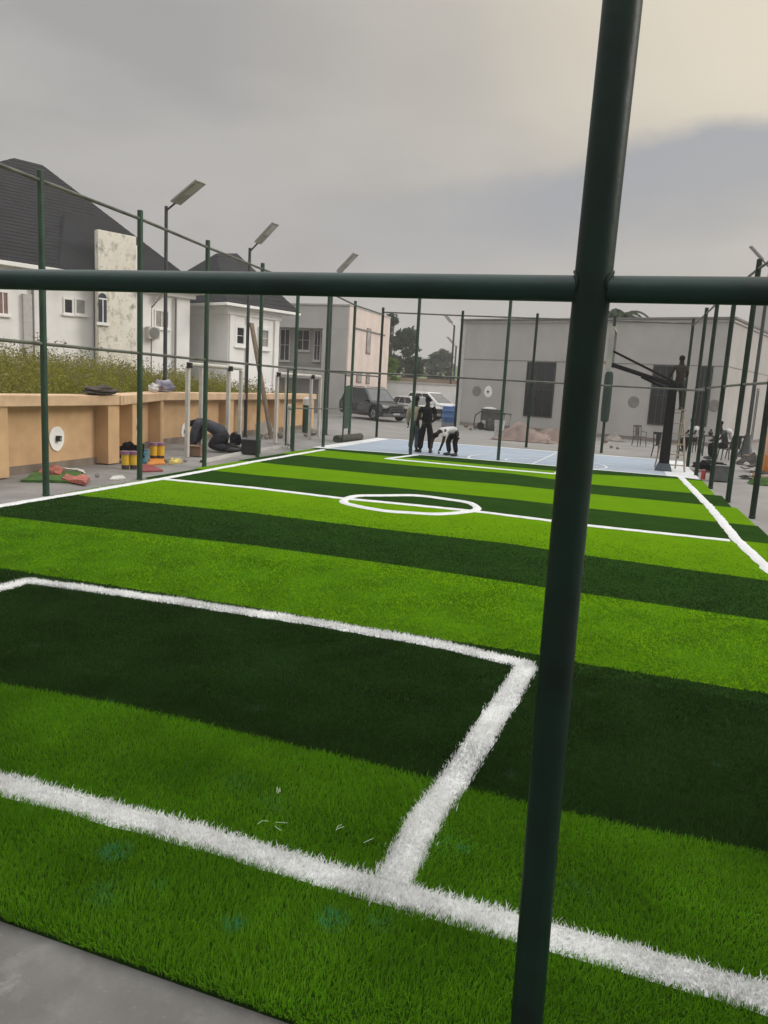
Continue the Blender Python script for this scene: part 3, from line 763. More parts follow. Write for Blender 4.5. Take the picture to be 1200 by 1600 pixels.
def hip_roof(t, x0, x1, y0, y1, z, ridge, m, fascia=.25, name='roof', fm=WHITE):
    """ridge: list of two (x, y, z)"""
    (ax, ay, az), (bx, by, bz) = ridge
    mb = MB(); mb.add([(x0, y0, z), (x1, y0, z), (x1, y1, z), (x0, y1, z), (ax, ay, az), (bx, by, bz)], [(0, 1, 5, 4), (1, 2, 5), (2, 3, 4, 5), (3, 0, 4), (3, 2, 1, 0)])
    r = mb.build(name, m, t)
    # courses of tile as real low steps
    mb = MB()
    A, B, C, D = Vector((x0, y0, z)), Vector((x1, y0, z)), Vector((bx, by, bz)), Vector((ax, ay, az))
    E_ = Vector((x1, y1, z))
    for (p, q, tp, tq) in ((A, B, D, C), (B, E_, C, C)):
        nrm = (q-p).cross(tp-p).normalized()
        if nrm.z < 0: nrm = -nrm
        nst = int((tp-p).length/.42)
        for i in range(nst):
            f0, f1 = i/nst, (i+1)/nst
            a, b = p.lerp(tp, f0)+nrm*.022, q.lerp(tq, f0)+nrm*.022
            c, d = q.lerp(tq, f1)+nrm*.006, p.lerp(tp, f1)+nrm*.006
            mb.add([a, b, c, d, a-nrm*.018, b-nrm*.018], [(0, 1, 2, 3), (4, 5, 1, 0)])
    mb.build('tile_courses', m, r)
    mb = MB(); mb.bx(x0-.02, x1+.02, y0-.03, y0+.12, z-fascia, z-.012); mb.bx(x1-.12, x1+.03, y0+.121, y1, z-fascia-.002, z-.014); mb.bx(x0-.03, x0+.12, y0+.121, y1, z-fascia-.002, z-.014)
    mb.build('eave_fascia', fm, t, bevel=.02)
    return r

# big white house on the left
th1 = R_(66)
c1_ = Vector((-23.2, 35.4, 0))
d_ = ray(297, 460); s_ = 42.0/math.hypot(d_[0], d_[1]); c1_ = Vector((d_[0]*s_, d_[1]*s_, 0)); EZ1 = d_[2]*s_+H
h1 = thing('white_house', 'large white house with steep black hip roof and stained tower, far left', 'house', c1_, th1)
F1 = lambda px, py, y=0.0: on_face(px, py, c1_, th1, y)
mb = MB(); mb.bx(-17, 0, 0, 11, -.5, EZ1); mb.build('wall', WHITE, h1)
mb = MB(); mb.bx(-17.35, .35, -.32, 11.3, EZ1-.02, EZ1+.22); mb.bx(-17.25, .25, -.2, 11.2, EZ1-.24, EZ1-.022); mb.build('cornice', WHITE, h1, bevel=.03)
ra = F1(22, 247, 5.0); rb = F1(66, 258, 5.0)
hip_roof(h1, -17.6, .65, -.55, 11.5, EZ1+.24, [(ra[0], 5.0, ra[1]), (rb[0], 5.0, rb[1])], ROOF, fascia=.2)
hx = F1(150, 325, 3.0)
mb = MB(); x_, z_ = F1(149, 331, 2.0); x3_, z3_ = F1(256, 405, 0.0)
mb.add([(x_-3.0, -.6, EZ1+.26), (.7, -.6, EZ1+.26), (.7, 6, EZ1+.26), (x_-3, 6, EZ1+.26), (x_-1.5, 2.0, z_-.35), (x_+.4, 2.0, z_-.1)], [(0, 1, 5, 4), (1, 2, 5), (2, 3, 4, 5), (3, 0, 4), (3, 2, 1, 0)]); mb.build('roof', ROOF, h1)
# stained tower slab
TOWER = mat('stained_tower_render', (.74, .70, .61), rough=.9, var=.06, scale=1.5)
stain(TOWER, (.12, .11, .095), 2.6, .53, .70, .8, (1, 1, .7)); stain(TOWER, (.2, .18, .15), 8, .58, .7, .6); stain(TOWER, (.60, .50, .36), .9, .5, .75, .4)
tx0, tz0 = F1(153, 358, -.7); tx1, _ = F1(213, 370, -.7)
mb = MB(); mb.bx(tx0, tx1, -.7, -.35, -.5, tz0); tow = mb.build('tower', TOWER, h1, bevel=.03)
mb = MB(); mb.bx(tx1+.02, tx1+.42, -.45, .6, EZ1+.1, tz0-.35); mb.build('tower_fin', WHITE, h1, bevel=.02)
a0, b0 = F1(154, 503, -.7); a1, b1 = F1(166, 462, -.7)
mb = MB(); n_ = 10; poly = [(a0, b0), (a1, b0), (a1, b1-.1)]+[((a0+a1)/2+(a1-a0)/2*math.cos(R_(180*i/n_)), b1-.1+(a1-a0)/2*math.sin(R_(180*i/n_))) for i in range(1, n_)]+[(a0, b1-.1)]
mb.xprism(poly, -.74, -.69); aw = mb.build('window', GLASSB, tow)
mb = MB(); mb.bx(a0-.12, a1+.12, -.82, -.701, b0-.14, b0-.004); mb.bx(a0, a1, -.765, -.742, b1-.2, b1-.14); mb.bx((a0+a1)/2-.02, (a0+a1)/2+.02, -.764, -.743, b0, b1-.2); mb.build('sill', WHITE, aw)
for (p0, p1, gl, fr, mu) in (((-2, 489), (11, 458), REDWIN, WHITE, 1), ((101, 488), (112, 469), GLASS, WHITE, 0), ((119, 489), (132, 470), GLASSG, WHITE, 0), ((243, 510), (262, 488), GLASSG, WHITE, 1)):
    x0, z0 = F1(*p0); x1, z1 = F1(*p1); window(h1, x0, x1, z0, z1, 0, gl, fr, mull=mu)
x0, z0 = F1(-30, 560); x1, _ = F1(6, 560); 
for px in (49, 146, 273):
    x0, z0 = F1(px, 445); mb = MB(); mb.tube([(x0, -.12, .2), (x0, -.12, EZ1-.3)], .06, 8); mb.build('drainpipe', GREYD, h1, smooth=True)
x0, z0 = F1(44, 460); mb = MB(); mb.bx(x0-.28, x0+.1, -.16, .02, -.3, z0); mb.build('pilaster', GREYL, h1)
x0, z0 = F1(226, 529); x1, z1 = F1(243, 512)
mb = MB(); mb.bx(x0, x1, -.42, -.06, z0, z1); ac = mb.build('air_conditioner', WHITEP, h1, bevel=.02)
mb = MB(); mb.lathe([(.28, 0), (.28, .02), (.04, .03)], (0, 0, 0), 18); fan = mb.build('fan_grille', GREYD, ac); fan.location = ((x0+x1)/2, -.42, (z0+z1)/2); fan.rotation_euler = (R_(90), 0, 0)

# second white house
th2 = R_(70)
d_ = ray(357, 474); s_ = 42.0/math.hypot(d_[0], d_[1]); c2_ = Vector((d_[0]*s_, d_[1]*s_, 0)); EZ2 = d_[2]*s_+H
h2 = thing('white_house', 'smaller white house with black hip roof behind the second lamp post', 'house', c2_, th2)
F2 = lambda px, py, y=0.0: on_face(px, py, c2_, th2, y)
xe, _ = F2(437, 480)
mb = MB(); mb.bx(0, xe, 0, 8, -.5, EZ2); mb.build('wall', WHITE, h2)
mb = MB(); mb.bx(-.3, xe+.3, -.28, 8.3, EZ2-.25, EZ2-.02); mb.bx(-.12, xe+.12, -.12, 8.1, EZ2-.55, EZ2-.252); mb.build('cornice', WHITE, h2, bevel=.03)
ra = F2(338, 396, 3.6); rb = F2(370, 396, 3.6)
hip_roof(h2, -.6, xe+1.05, -.6, 8.5, EZ2, [(ra[0], 3.6, ra[1]), (rb[0], 3.6, rb[1])], ROOF, fascia=.16)
for (p0, p1) in (((369, 536), (380, 513)), ((406, 541), (418, 517))):
    x0, z0 = F2(*p0); x1, z1 = F2(*p1); window(h2, x0, x1, z0, z1, 0, GLASSG if p0[0] > 400 else GLASS, WHITE, mull=0, bars=1, fw=.16, proud=.09)
for px in (362, 388, 432):
    x0, _ = F2(px, 500); mb = MB(); mb.bx(x0-.16, x0+.16, -.09, .02, -.3, EZ2-.56); mb.build('pilaster', WHITE, h2)

# flat-roofed grey house
d_ = ray(545, 478); s_ = 51.0/math.hypot(d_[0], d_[1]); c3_ = Vector((d_[0]*s_, d_[1]*s_, 0)); EZ3 = d_[2]*s_+H
h3 = thing('grey_house', 'flat roofed grey two storey house with pinkish side wall behind the dark car', 'house', c3_)
F3 = lambda px, py, y=0.0: on_face(px, py, c3_, 0, y)
zb = F3(500, 513)[1]; zl = F3(500, 588)[1]
dr = ray(608, 500); L3 = 10.0
tt = c3_.x/dr[0]; L3 = dr[1]*tt-c3_.y
mb = MB(); mb.bx(-14, 0, 0, .9, zb, EZ3); mb.build('upper_wall', GREY2, h3, bevel=.02)
xr = F3(503, 540)[0]
mb = MB(); mb.bx(xr, 0, 0, .9, -.3, zb-.002); mb.build('wall', GREY2, h3)
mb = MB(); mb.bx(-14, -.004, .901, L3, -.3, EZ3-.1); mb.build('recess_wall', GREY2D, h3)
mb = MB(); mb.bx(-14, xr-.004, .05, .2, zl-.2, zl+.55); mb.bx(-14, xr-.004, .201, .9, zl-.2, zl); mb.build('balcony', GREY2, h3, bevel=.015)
SIDE = MB(); SIDE.bx(-.002, .10, .0, L3, -.3, EZ3+.002); SIDE.build('side_wall', CREAM, h3)
mb = MB(); mb.bx(-14.1, .14, -.06, .12, EZ3, EZ3+.12); mb.bx(-.05, .14, .121, L3+.05, EZ3+.003, EZ3+.122); mb.build('parapet_cap', GREY2, h3, bevel=.02)
for (p0, p1, gl) in (((463, 546), (484, 512), GLASS), ((438, 562), (453, 512), GLASS), ((491, 562), (501, 516), GLASS)):
    x0, z0 = F3(*p0, .9); x1, z1 = F3(*p1, .9); window(h3, x0, x1, z0, min(z1, zb-.1), .9, gl, GREYL, mull=1, bars=1)
def side_uv(px, py):
    p = on_plane(px, py, c3_+Vector((.1, 0, 0)), Vector((1, 0, 0)))-c3_; return p.y, p.z
for (p0, p1) in (((571, 553), (580, 514)), ((556, 598), (565, 581)), ((571, 600), (578, 582))):
    y0, z0 = side_uv(*p0); y1, z1 = side_uv(*p1)
    mb = MB(); mb.bx(.06, .13, y0, y1, z0, z1); w = mb.build('window', REDWIN, h3)
    mb = MB(); mb.bx(.131, .145, y0+.1, y1-.1, z0+.08, z1-.08); mb.build('pane', GLASSG, w)
y0, z0 = side_uv(552, 512); y1, z1 = side_uv(601, 524); mb = MB(); mb.bx(.095, .16, y0, y1, z0-.05, z0+.05); mb.build('string_course', GREYD, h3)

# long grey hall at the end
B0 = G(725, 500, 6.2); B1 = G(1147, 497, 6.2); B0.z = B1.z = 0
thh = math.atan2(B1.y-B0.y, B1.x-B0.x); LB = (B1-B0).length
hb = thing('grey_hall', 'long plain grey hall with tall dark windows closing the far end', 'building', B0, thh)
FB = lambda px, py, y=0.0: on_face(px, py, B0, thh, y)
mb = MB(); mb.bx(0, LB, 0, 14, -.3, 6.2); mb.build('wall', GREY, hb)
mb = MB(); mb.bx(-.08, LB+.08, -.07, .25, 6.02, 6.14); mb.bx(LB-.2, LB+.081, .251, 14.0, 6.02, 6.142); mb.build('cornice', GREYL, hb, bevel=.02)
mb = MB(); mb.bx(-.15, LB+.15, -.16, 14.1, 6.145, 6.25); mb.build('roof', GREYD, hb)
zb_ = FB(830, 564)[1]
mb = MB(); mb.bx(-.012, LB+.012, -.012, 14, zb_-.02, zb_+.02); mb.build('wall_groove', GREYD, hb)
mb = MB(); mb.bx(-.01, LB+.01, -.015, 14, -.1, .16); mb.build('wall_base', mat('dark_grey_base', (.22, .19, .165), rough=.95, var=.25, scale=1.5), hb)  # darker band along the foot of the hall wall
mb = MB(); mb.bx(-.03, .22, -.025, .2, -.1, 6.0); mb.build('lit_corner_strip', GREYL, hb)  # pale strip painted in for the lit edge of the side wall
for (p0, p1, nm, sl) in (((819, 648), (868, 568), 'window', True), ((1013, 661), (1052, 573), 'window', True), ((1086, 664), (1113, 574), 'window', True)):
    x0, z0 = FB(*p0); x1, z1 = FB(*p1); window(hb, x0, x1, z0, z1, 0, GLASS, DARKSTEEL, mull=2, bars=1, fw=.06, name=nm, sill=False)
def hall_side(px, py):
    n = Vector((math.cos(thh), math.sin(thh), 0)); p = on_plane(px, py, B0+n*LB, n)-B0
    return -p.x*math.sin(thh)+p.y*math.cos(thh), p.z
y0, z0 = hall_side(1172, 690); y1, z1 = hall_side(1186, 607)
mb = MB(); mb.bx(LB-.01, LB+.05, y0, y1, .05, z1); dr_ = mb.build('door', GREYD, hb); mb = MB(); mb.bx(LB+.051, LB+.062, y0+.15, y1-.15, .2, z1-.15); mb.build('door_leaf', GLASS, dr_)
# lamps and painted circles on the hall
nb = Vector((math.sin(thh), -math.cos(thh), 0))
p = on_plane(763, 612, B0, nb); wall_patch('round white patch with small lamp on the grey hall wall', p, nb, .33)
for px, py, lab in ((745, 611, 'faint grey round stain beside the white patch on the grey hall'), (990, 628, 'grey painted disc on the hall wall above the plastic chair'), (1116, 634, 'grey painted disc on the hall wall right of the last window')):
    p = on_plane(px, py, B0+nb*.003, nb)
    mb = MB(); mb.lathe([(.30, 0), (.30, .012), (.27, .016)], (0, 0, 0), 26); o = mb.build('wall_disc', mat('disc_grey', (.215, .20, .185), rough=.9, var=.15, scale=3), smooth=True)
    o.location = p; o.rotation_euler = (R_(90), 0, thh); tag(o, lab, 'wall disc')
# taller pale block behind the hall on the right
p = on_y(1183, 472, 70)
t = thing('pale_block', 'pale taller building rising behind the right end of the hall', 'building', (p.x, 70, 0), R_(-12))
mb = MB(); mb.bx(0, 14, 0, 9, -.2, p.z); mb.build('wall', GREY2, t); mb = MB(); mb.bx(-.2, 14.2, -.2, 9.2, p.z, p.z+.3); mb.build('parapet', GREYL, t, bevel=.03)
for i in range(3): window(t, 1.5+i*4, 3+i*4, p.z-3.4, p.z-1.9, 0, GLASS, WHITE)

# low pale wall behind the cars, brown plot wall, hills
a = on_y(505, 603, 58); b = on_y(722, 612, 58)
t = thing('compound_wall', 'low pale compound wall behind the parked cars', 'wall', (a.x-8, 58, 0))
mb = MB(); mb.bx(0, b.x-a.x+12, 0, .25, -.1, 2.35); mb.build('wall_panel', WHITE, t); mb = MB(); mb.bx(-.05, b.x-a.x+12.05, -.06, .31, 2.352, 2.48); mb.build('coping', GREYL, t, bevel=.01)
a = on_y(600, 575, 75)
t = thing('plot_wall', 'brown mud coloured wall on the plot beyond the cars', 'wall', (-30, 75, 0))
mb = MB(); mb.bx(0, 32, 0, .3, -.1, 3.0); mb.build('wall_panel', mat('mud_wall', (.27, .20, .14), rough=1, var=.2, scale=.5), t); mb = MB(); mb.bx(10.5, 12.5, -.02, -.001, 1.8, 2.9); mb.build('red_patch', mat('red_clay', (.32, .18, .12), rough=1), t)
def hill(name, pts, m, y0, y1):
    mb = MB(); vs = []; n = len(pts)
    for y, s_ in ((y0, 0), ((y0+y1)/2, .8), (y1, 1.0)): vs += [(x, y, z*s_-.05) for x, z in pts]
    mb.add(vs, [(j*n+i, j*n+i+1, (j+1)*n+i+1, (j+1)*n+i) for j in range(2) for i in range(n-1)]); return struct(name, mb, m, smooth=True)
hill('hills', [(-260, 9), (-200, 10), (-140, 12), (-100, 10), (-60, 8.5), (-45, 7.6), (-30, 7), (-10, 6.5), (20, 7), (80, 8), (160, 9)], mat('scrub_hill', (.085, .12, .04), rough=1, col2=(.15, .15, .07), scale=.12, bump=.5, bscale=.8), 95, 170)

# ------------------------------------------------------------------ street lamps
def lamp(label, base, h, azim, head_tilt, head_len, head_w, r=.055, pm=DARKSTEEL, arm=.55, group='solar lamp posts along the left wall', rz=0):
    t = thing('street_lamp', label, 'street lamp', base, azim, group)
    mb = MB(); mb.tube([(0, 0, -.02), (0, 0, h*.5), (0, 0, h)], [r*1.15, r*1.05, r*.9], 14); mb.lathe([(r*2, 0), (r*2, .015), (r*1.2, .02)], (0, 0, 0), 14); mb.build('pole', pm, t, smooth=True)
    e = R_(head_tilt); d = Vector((math.cos(e), 0, math.sin(e)))
    a0 = Vector((0, 0, h-.12)); a1 = a0+d*arm
    mb = MB(); mb.tube([a0, a1], .028, 10); mb.build('arm', pm, t, smooth=True)
    c = a1+d*(head_len/2-.03)
    mb = MB(); mb.box(c, (head_len, head_w, .05), Euler((0, -e, 0))); hd = mb.build('lamp_head', PANEL, t, bevel=.012)
    n = Vector((-math.sin(e), 0, math.cos(e)))
    mb = MB(); mb.box(c+n*.031, (head_len*.95, head_w*.93, .006), Euler((0, -e, 0))); mb.build('solar_panel', mat('solar_cell', (.05, .055, .07), rough=.2), hd)
    mb = MB(); mb.box(c-n*.032+d*head_len*.18, (head_len*.45, head_w*.7, .008), Euler((0, -e, 0))); mb.build('led_panel', mat('led_cover', (.42, .41, .38), rough=.4), hd)
    return t
def aim(b, pxy):
    """height of a pole top over its base"""
    d = ray(*pxy); s_ = math.hypot(b.x, b.y)/math.hypot(d[0], d[1]); return d[2]*s_+H
b = G(257, 690); lamp('nearest solar lamp post standing by the tan wall at left', b, aim(b, (258, 322)), R_(-8), 29, 1.08, .42, arm=.42)
b = G(383, 682); b = Vector((b.x, b.y, 0)); lamp('middle solar lamp post with plank leaning on it', b, aim(b, (396, 388)), R_(-8), 40, .95, .36, arm=.45)
b = G(509, 679); lamp('farthest solar lamp post showing just over the near crossbar', b, aim(b, (513, 430)), R_(-8), 42, .98, .38, arm=.40)
b = G(1164, 713); t = lamp('lamp post with flared foot beyond the right fence', b, aim(b, (1199, 415)), R_(197), 42, .75, .20, r=.07, arm=.5, group=None)
mb = MB(); mb.lathe([(.42, 0), (.30, .06), (.2, .35), (.11, .9)], (0, 0, 0), 14); mb.build('flared_foot', DARKSTEEL, t, smooth=True)
for (px, py, top, y, az, lab) in ((701, 640, (701, 508), 66, 150, 'left one of two distant lamp posts beside the grey hall'), (706, 640, (704, 540), 80, 160, 'shorter distant lamp post just right of its twin by the hall')):
    p = on_y(px, 640, y); q = on_y(*top, y); lamp(lab, Vector((p.x, y, 0)), q.z, R_(az), 40, 1.1, .5, r=.09, group='distant lamp posts')
p = on_y(236, 470, 33); lamp('thin lamp post in front of the large white house', Vector((p.x, 33, 1.2)), on_y(236, 478, 33).z-1.2, R_(20), 50, .8, .3, r=.05, group=None)

# ------------------------------------------------------------------ trees
def tree(name, label, base, h, cr, m, n=2600, leaf=.35, crown_lo=.35, narrow=1.0, clumps=26, group=None, seed=1):
    rg = np.random.default_rng(seed); t = thing(name, label, 'tree', base, 0, group)
    mb = MB(); mb.tube([(0, 0, -.1), (.1, .05, h*.3), (0, .1, h*.62)], [h*.028, h*.02, h*.01], 9)
    cl = []
    for i in range(clumps):
        f = rg.uniform(0, 1); z = h*(crown_lo+(1-crown_lo)*f); rad = cr*narrow*math.sqrt(max(.05, 1-(2*f-.85)**2*.85))*rg.uniform(.45, 1.0); a = rg.uniform(0, 6.28)
        c = np.array([rad*math.cos(a), rad*math.sin(a), z]); cl.append((c, cr*rg.uniform(.18, .36)))
        if i % 3 == 0: mb.tube([(0, .05, h*.3+.2*h*f), tuple(c)], [h*.008, h*.002], 6)
    mb.build('trunk', mat('bark', (.08, .065, .05), rough=1, var=.3), t, smooth=True)
    P = []
    per = n//clumps
    for c, r in cl:
        v = rg.normal(size=(per, 3)); v /= np.linalg.norm(v, axis=1)[:, None]; P.append(c+v*r*rg.uniform(.35, 1.15, per)[:, None]*np.array([1, 1, .8]))
    leaves(np.concatenate(P), leaf, 'crown', m, t)
    return t
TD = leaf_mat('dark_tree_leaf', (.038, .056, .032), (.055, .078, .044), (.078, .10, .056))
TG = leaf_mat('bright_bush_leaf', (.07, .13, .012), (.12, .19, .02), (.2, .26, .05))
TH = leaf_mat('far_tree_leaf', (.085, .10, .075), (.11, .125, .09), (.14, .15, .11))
def tree_at(name, label, px, ytop, dist, w, m, **kw):
    p = on_y(px, ytop, dist); return tree(name, label, Vector((p.x, dist, 0)), p.z, w, m, **kw)
tree_at('broadleaf_tree', 'tall dark tree rising beside the grey flat roofed house', 614, 494, 80, 1.25, TD, n=8000, leaf=.36, crown_lo=.12, clumps=44, seed=3)
tree_at('broadleaf_tree', 'dark rounded tree right of the tallest tree beyond the cars', 637, 515, 84, 2.0, TD, n=9000, leaf=.42, crown_lo=.2, clumps=40, seed=4)
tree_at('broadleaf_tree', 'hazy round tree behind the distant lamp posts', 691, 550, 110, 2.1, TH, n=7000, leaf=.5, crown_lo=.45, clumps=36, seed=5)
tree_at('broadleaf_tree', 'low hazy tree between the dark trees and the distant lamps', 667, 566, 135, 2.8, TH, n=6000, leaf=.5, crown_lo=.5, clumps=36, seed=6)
tree_at('bush', 'bright yellow green bush at the corner of the grey house', 612, 562, 63, 1.2, TG, n=1200, leaf=.35, crown_lo=.15, seed=8)
def palm(label, px, ytop, dist, h_scale=1, n=26, L=2.6, seed=2):
    rd = random.Random(seed); p = on_y(px, ytop, dist); hgt = p.z-.5
    t = thing('palm_tree', label, 'palm', (p.x, dist, 0)); mb = MB(); mb.tube([(0, 0, 0), (.1, 0, hgt*.5), (0, 0, hgt)], [.25, .18, .16], 10); mb.build('trunk', mat('bark', (.08, .065, .05)), t, smooth=True)
    mb = MB()
    for i in range(n):
        a = rd.uniform(0, 6.28); e = rd.uniform(-.1, 1.0); pts = []
        for k in range(8):
            s_ = k/7; pts.append(Vector((math.cos(a)*L*s_*math.cos(e*.6), math.sin(a)*L*s_*math.cos(e*.6), hgt+L*(math.sin(e)*s_-.75*s_*s_))))
        mb.tube(pts, [.03]*4+[.012]*4, 5)
        for k in range(1, 8):
            for sgn in (-1, 1):
                for q_ in range(3):
                    c = pts[k-1].lerp(pts[k], q_/3+.15); d = (pts[k]-pts[k-1]).normalized(); s__ = d.cross(Vector((0, 0, 1))).normalized()*sgn
                    tip = c+s__*.55*(1.1-k/9)+d*.3-Vector((0, 0, .18)); mb.add([c, c+d*.16, tip+d*.05, tip], [(0, 1, 2, 3)])
    mb.build('fronds', TD, t)
palm('palm crown showing above the grey hall roof right of the near post', 968, 487, 62)
palm('small palm tuft just above the roof near the right end of the hall', 1123, 497, 75, n=9, L=1.3, seed=5)

# ------------------------------------------------------------------ vehicles
def car(name, label, base, heading, L, Wd, Hh, paint, kind='suv', group='cars parked at the far side of the yard'):
    """nose along +x"""
    t = thing(name, label, 'car', base, heading, group)
    suv = kind == 'suv'
    gc, belt, hood = {'suv': (.24, 1.08, 1.06), 'crossover': (.20, 1.02, .97), 'sedan': (.18, .92, .90)}[kind]
    wr = .41 if suv else (.37 if kind == 'crossover' else .33); xf, xr = L*.31, -L*.30; hl = L/2
    def arch(cx): return [(cx+(wr+.07)*math.cos(R_(a)), wr+(wr+.07)*math.sin(R_(a))) for a in range(-20, 201, 22)]
    prof = [(hl-.10, gc+.06), (hl, gc+.30), (hl-.02, hood-.22), (hl-.16, hood-.05), (L*.20, belt), (-hl+.10, belt+.02), (-hl, belt-.2), (-hl+.02, gc+.25), (-hl+.14, gc+.05)]
    bot = [(x, z) for x, z in reversed(arch(xr))]; bot2 = [(x, z) for x, z in reversed(arch(xf))]
    poly = prof+bot+bot2
    mb = MB(); mb.xprism(poly, -Wd/2, Wd/2); mb.build('body', paint, t, bevel=.07, smooth=True)
    # cabin
    if suv: x0, x1, x2, x3 = -hl+.10, -hl+.46, L*.03, L*.225
    elif kind == 'crossover': x0, x1, x2, x3 = -hl+.22, -hl+.85, L*.0, L*.25
    else: x0, x1, x2, x3 = -hl+.45, -hl+1.15, L*.04, L*.22
    zi = Wd/2-.05; zt = Wd/2-.22; zb_ = belt-.03
    v = [(x0, -zi, zb_), (x3, -zi, zb_), (x3, zi, zb_), (x0, zi, zb_), (x1, -zt, Hh), (x2, -zt, Hh), (x2, zt, Hh), (x1, zt, Hh)]
    mb = MB(); mb.add(v, [(3, 2, 1, 0), (4, 5, 6, 7), (0, 1, 5, 4), (1, 2, 6, 5), (2, 3, 7, 6), (3, 0, 4, 7)]); mb.build('cabin', paint, t, bevel=.06, smooth=True)
    V = [Vector(q) for q in v]
    def pane(a, b, c, d, nm, u0, u1, w0, w1, off, m=GLASS):
        lo = lambda u: a.lerp(b, u); hi = lambda u: d.lerp(c, u)
        q = [lo(u0).lerp(hi(u0), w0), lo(u1).lerp(hi(u1), w0), lo(u1).lerp(hi(u1), w1), lo(u0).lerp(hi(u0), w1)]
        n = (q[1]-q[0]).cross(q[3]-q[0]).normalized()*off
        mb = MB(); mb.add([x+n for x in q]+[x-n*.5 for x in q], [(0, 1, 2, 3), (7, 6, 5, 4), (0, 4, 5, 1), (1, 5, 6, 2), (2, 6, 7, 3), (3, 7, 4, 0)]); mb.build(nm, m, t)
    for (a, b, c, d) in ((V[0], V[1], V[5], V[4]), (V[2], V[3], V[7], V[6])):
        mir = a is V[2]
        for u0, u1 in (((.06, .33), (.36, .62), (.65, .93)) if not mir else ((.07, .35), (.38, .64), (.67, .94))): pane(a, b, c, d, 'side_window', u0, u1, .16, .84, .018)
    pane(V[1], V[2], V[6], V[5], 'windscreen', .07, .93, .10, .90, .02, mat('windscreen_glass', (.16, .17, .175), rough=.08))
    pane(V[3], V[0], V[4], V[7], 'rear_window', .1, .9, .25, .88, .02)
    for cx in (xf, xr):
        for s_ in (-1, 1):
            mb = MB(); mb.lathe([(wr*.55, -.11), (wr*.92, -.115), (wr, -.08), (wr, .08), (wr*.92, .115), (wr*.55, .11)], (0, 0, 0), 24); w = mb.build('wheel', TYRE, t, smooth=True)
            w.location = (cx, s_*(Wd/2-.10), wr); w.rotation_euler = (R_(90), 0, 0)
            mb = MB(); mb.lathe([(.05, -.118), (wr*.56, -.112), (wr*.58, .112), (.05, .118)], (0, 0, 0), 18); mb.build('rim', STEEL, w, smooth=True)
            mb = MB()
            for a in range(0, 360, 72): mb.box((math.cos(R_(a))*wr*.3, math.sin(R_(a))*wr*.3, 0), (wr*.5, .05, .246), Euler((0, 0, R_(a))))
            mb.build('spokes', BLACK, w)
    for s_ in (-1, 1):
        mb = MB(); mb.box((hl-.10, s_*(Wd/2-.27), hood-.21), (.22, .44, .15), Euler((0, R_(8), R_(-12*s_)))); mb.build('headlight', mat('headlight_glass', (.55, .56, .57), rough=.1), t, bevel=.03)
        mb = MB(); mb.box((-hl+.03, s_*(Wd/2-.20), belt-.18), (.12, .26, .3)); mb.build('tail_light', REDP, t, bevel=.02)
        mb = MB(); mb.box((L*.17, s_*(Wd/2+.08), belt+.08), (.14, .22, .15)); mb.build('mirror', paint, t, bevel=.03)
        for xd in (-L*.14, L*.05): mb = MB(); mb.box((xd, s_*(Wd/2+.004), belt-.13), (.17, .03, .03)); mb.build('door_handle', STEEL, t)
    mb = MB(); mb.box((hl-.01, 0, hood-.32), (.10, Wd*.50, .34), None); mb.build('grille', BLACK, t, bevel=.02)
    mb = MB()
    for i in range(4): mb.box((hl+.045, 0, hood-.45+i*.085), (.02, Wd*.46, .02))
    for s_ in (-1, 1): mb.tube([(hl+.04, s_*Wd*.27, hood-.14), (hl+.045, s_*Wd*.22, hood-.34), (hl+.045, s_*Wd*.28, hood-.56)], .018, 6)
    mb.build('chrome_trim', STEEL, t)
    mb = MB(); mb.box((hl-.06, 0, gc+.14), (.2, Wd*.92, .20)); mb.build('bumper', mat('bumper_grey', (.12, .12, .125), rough=.5), t, bevel=.04)
    mb = MB(); mb.box((hl+.05, 0, gc+.20), (.012, .46, .11)); mb.build('number_plate', mat('plate_white', (.6, .6, .58), rough=.6), t)
    if suv:
        mb = MB()
        for s_ in (-1, 1): mb.tube([(x1+.1, s_*(zt-.05), Hh+.05), (x2-.1, s_*(zt-.05), Hh+.05)], .022, 6)
        mb.build('roof_rack', DARKSTEEL, t)
    return t
PBLK = mat('black_car_paint', (.006, .0065, .008), rough=.07, var=.1, spec=.9)
PSIL = mat('silver_car_paint', (.60, .61, .62), rough=.2, var=.06, metal=.1)
PWHT = mat('white_car_paint', (.82, .82, .81), rough=.25, var=.04)
az = lambda a: R_(90-a)
b = G(585, 657); hv = Vector((math.cos(az(127)), math.sin(az(127)), 0)); rv = Vector((hv.y, -hv.x, 0))
car('parked_suv', 'black four wheel drive car parked nearest, nose towards the court', b-hv*(5.0*.31)-rv*.88, az(127), 5.0, 1.98, 1.88, PBLK, 'suv')
p = on_y(652, 650, 49.5); car('parked_sedan', 'silver sedan parked between the black car and the white car', Vector((p.x-.2, 49.5, 0)), az(122), 4.6, 1.82, 1.46, PSIL, 'sedan')
p = on_y(676, 645, 53.5); car('parked_suv', 'white car parked farthest back beside the blue drum', Vector((p.x, 53.5, 0)), az(114), 4.9, 1.95, 1.78, PWHT, 'crossover')
p = on_y(-6, 540, 27); car('parked_van', 'white vehicle with black roof above the weeds at the left edge', Vector((p.x-1.5, 27.4, 1.0)), az(150), 4.4, 1.8, on_y(5, 516, 27).z-1.0, PBLK, 'suv', None)

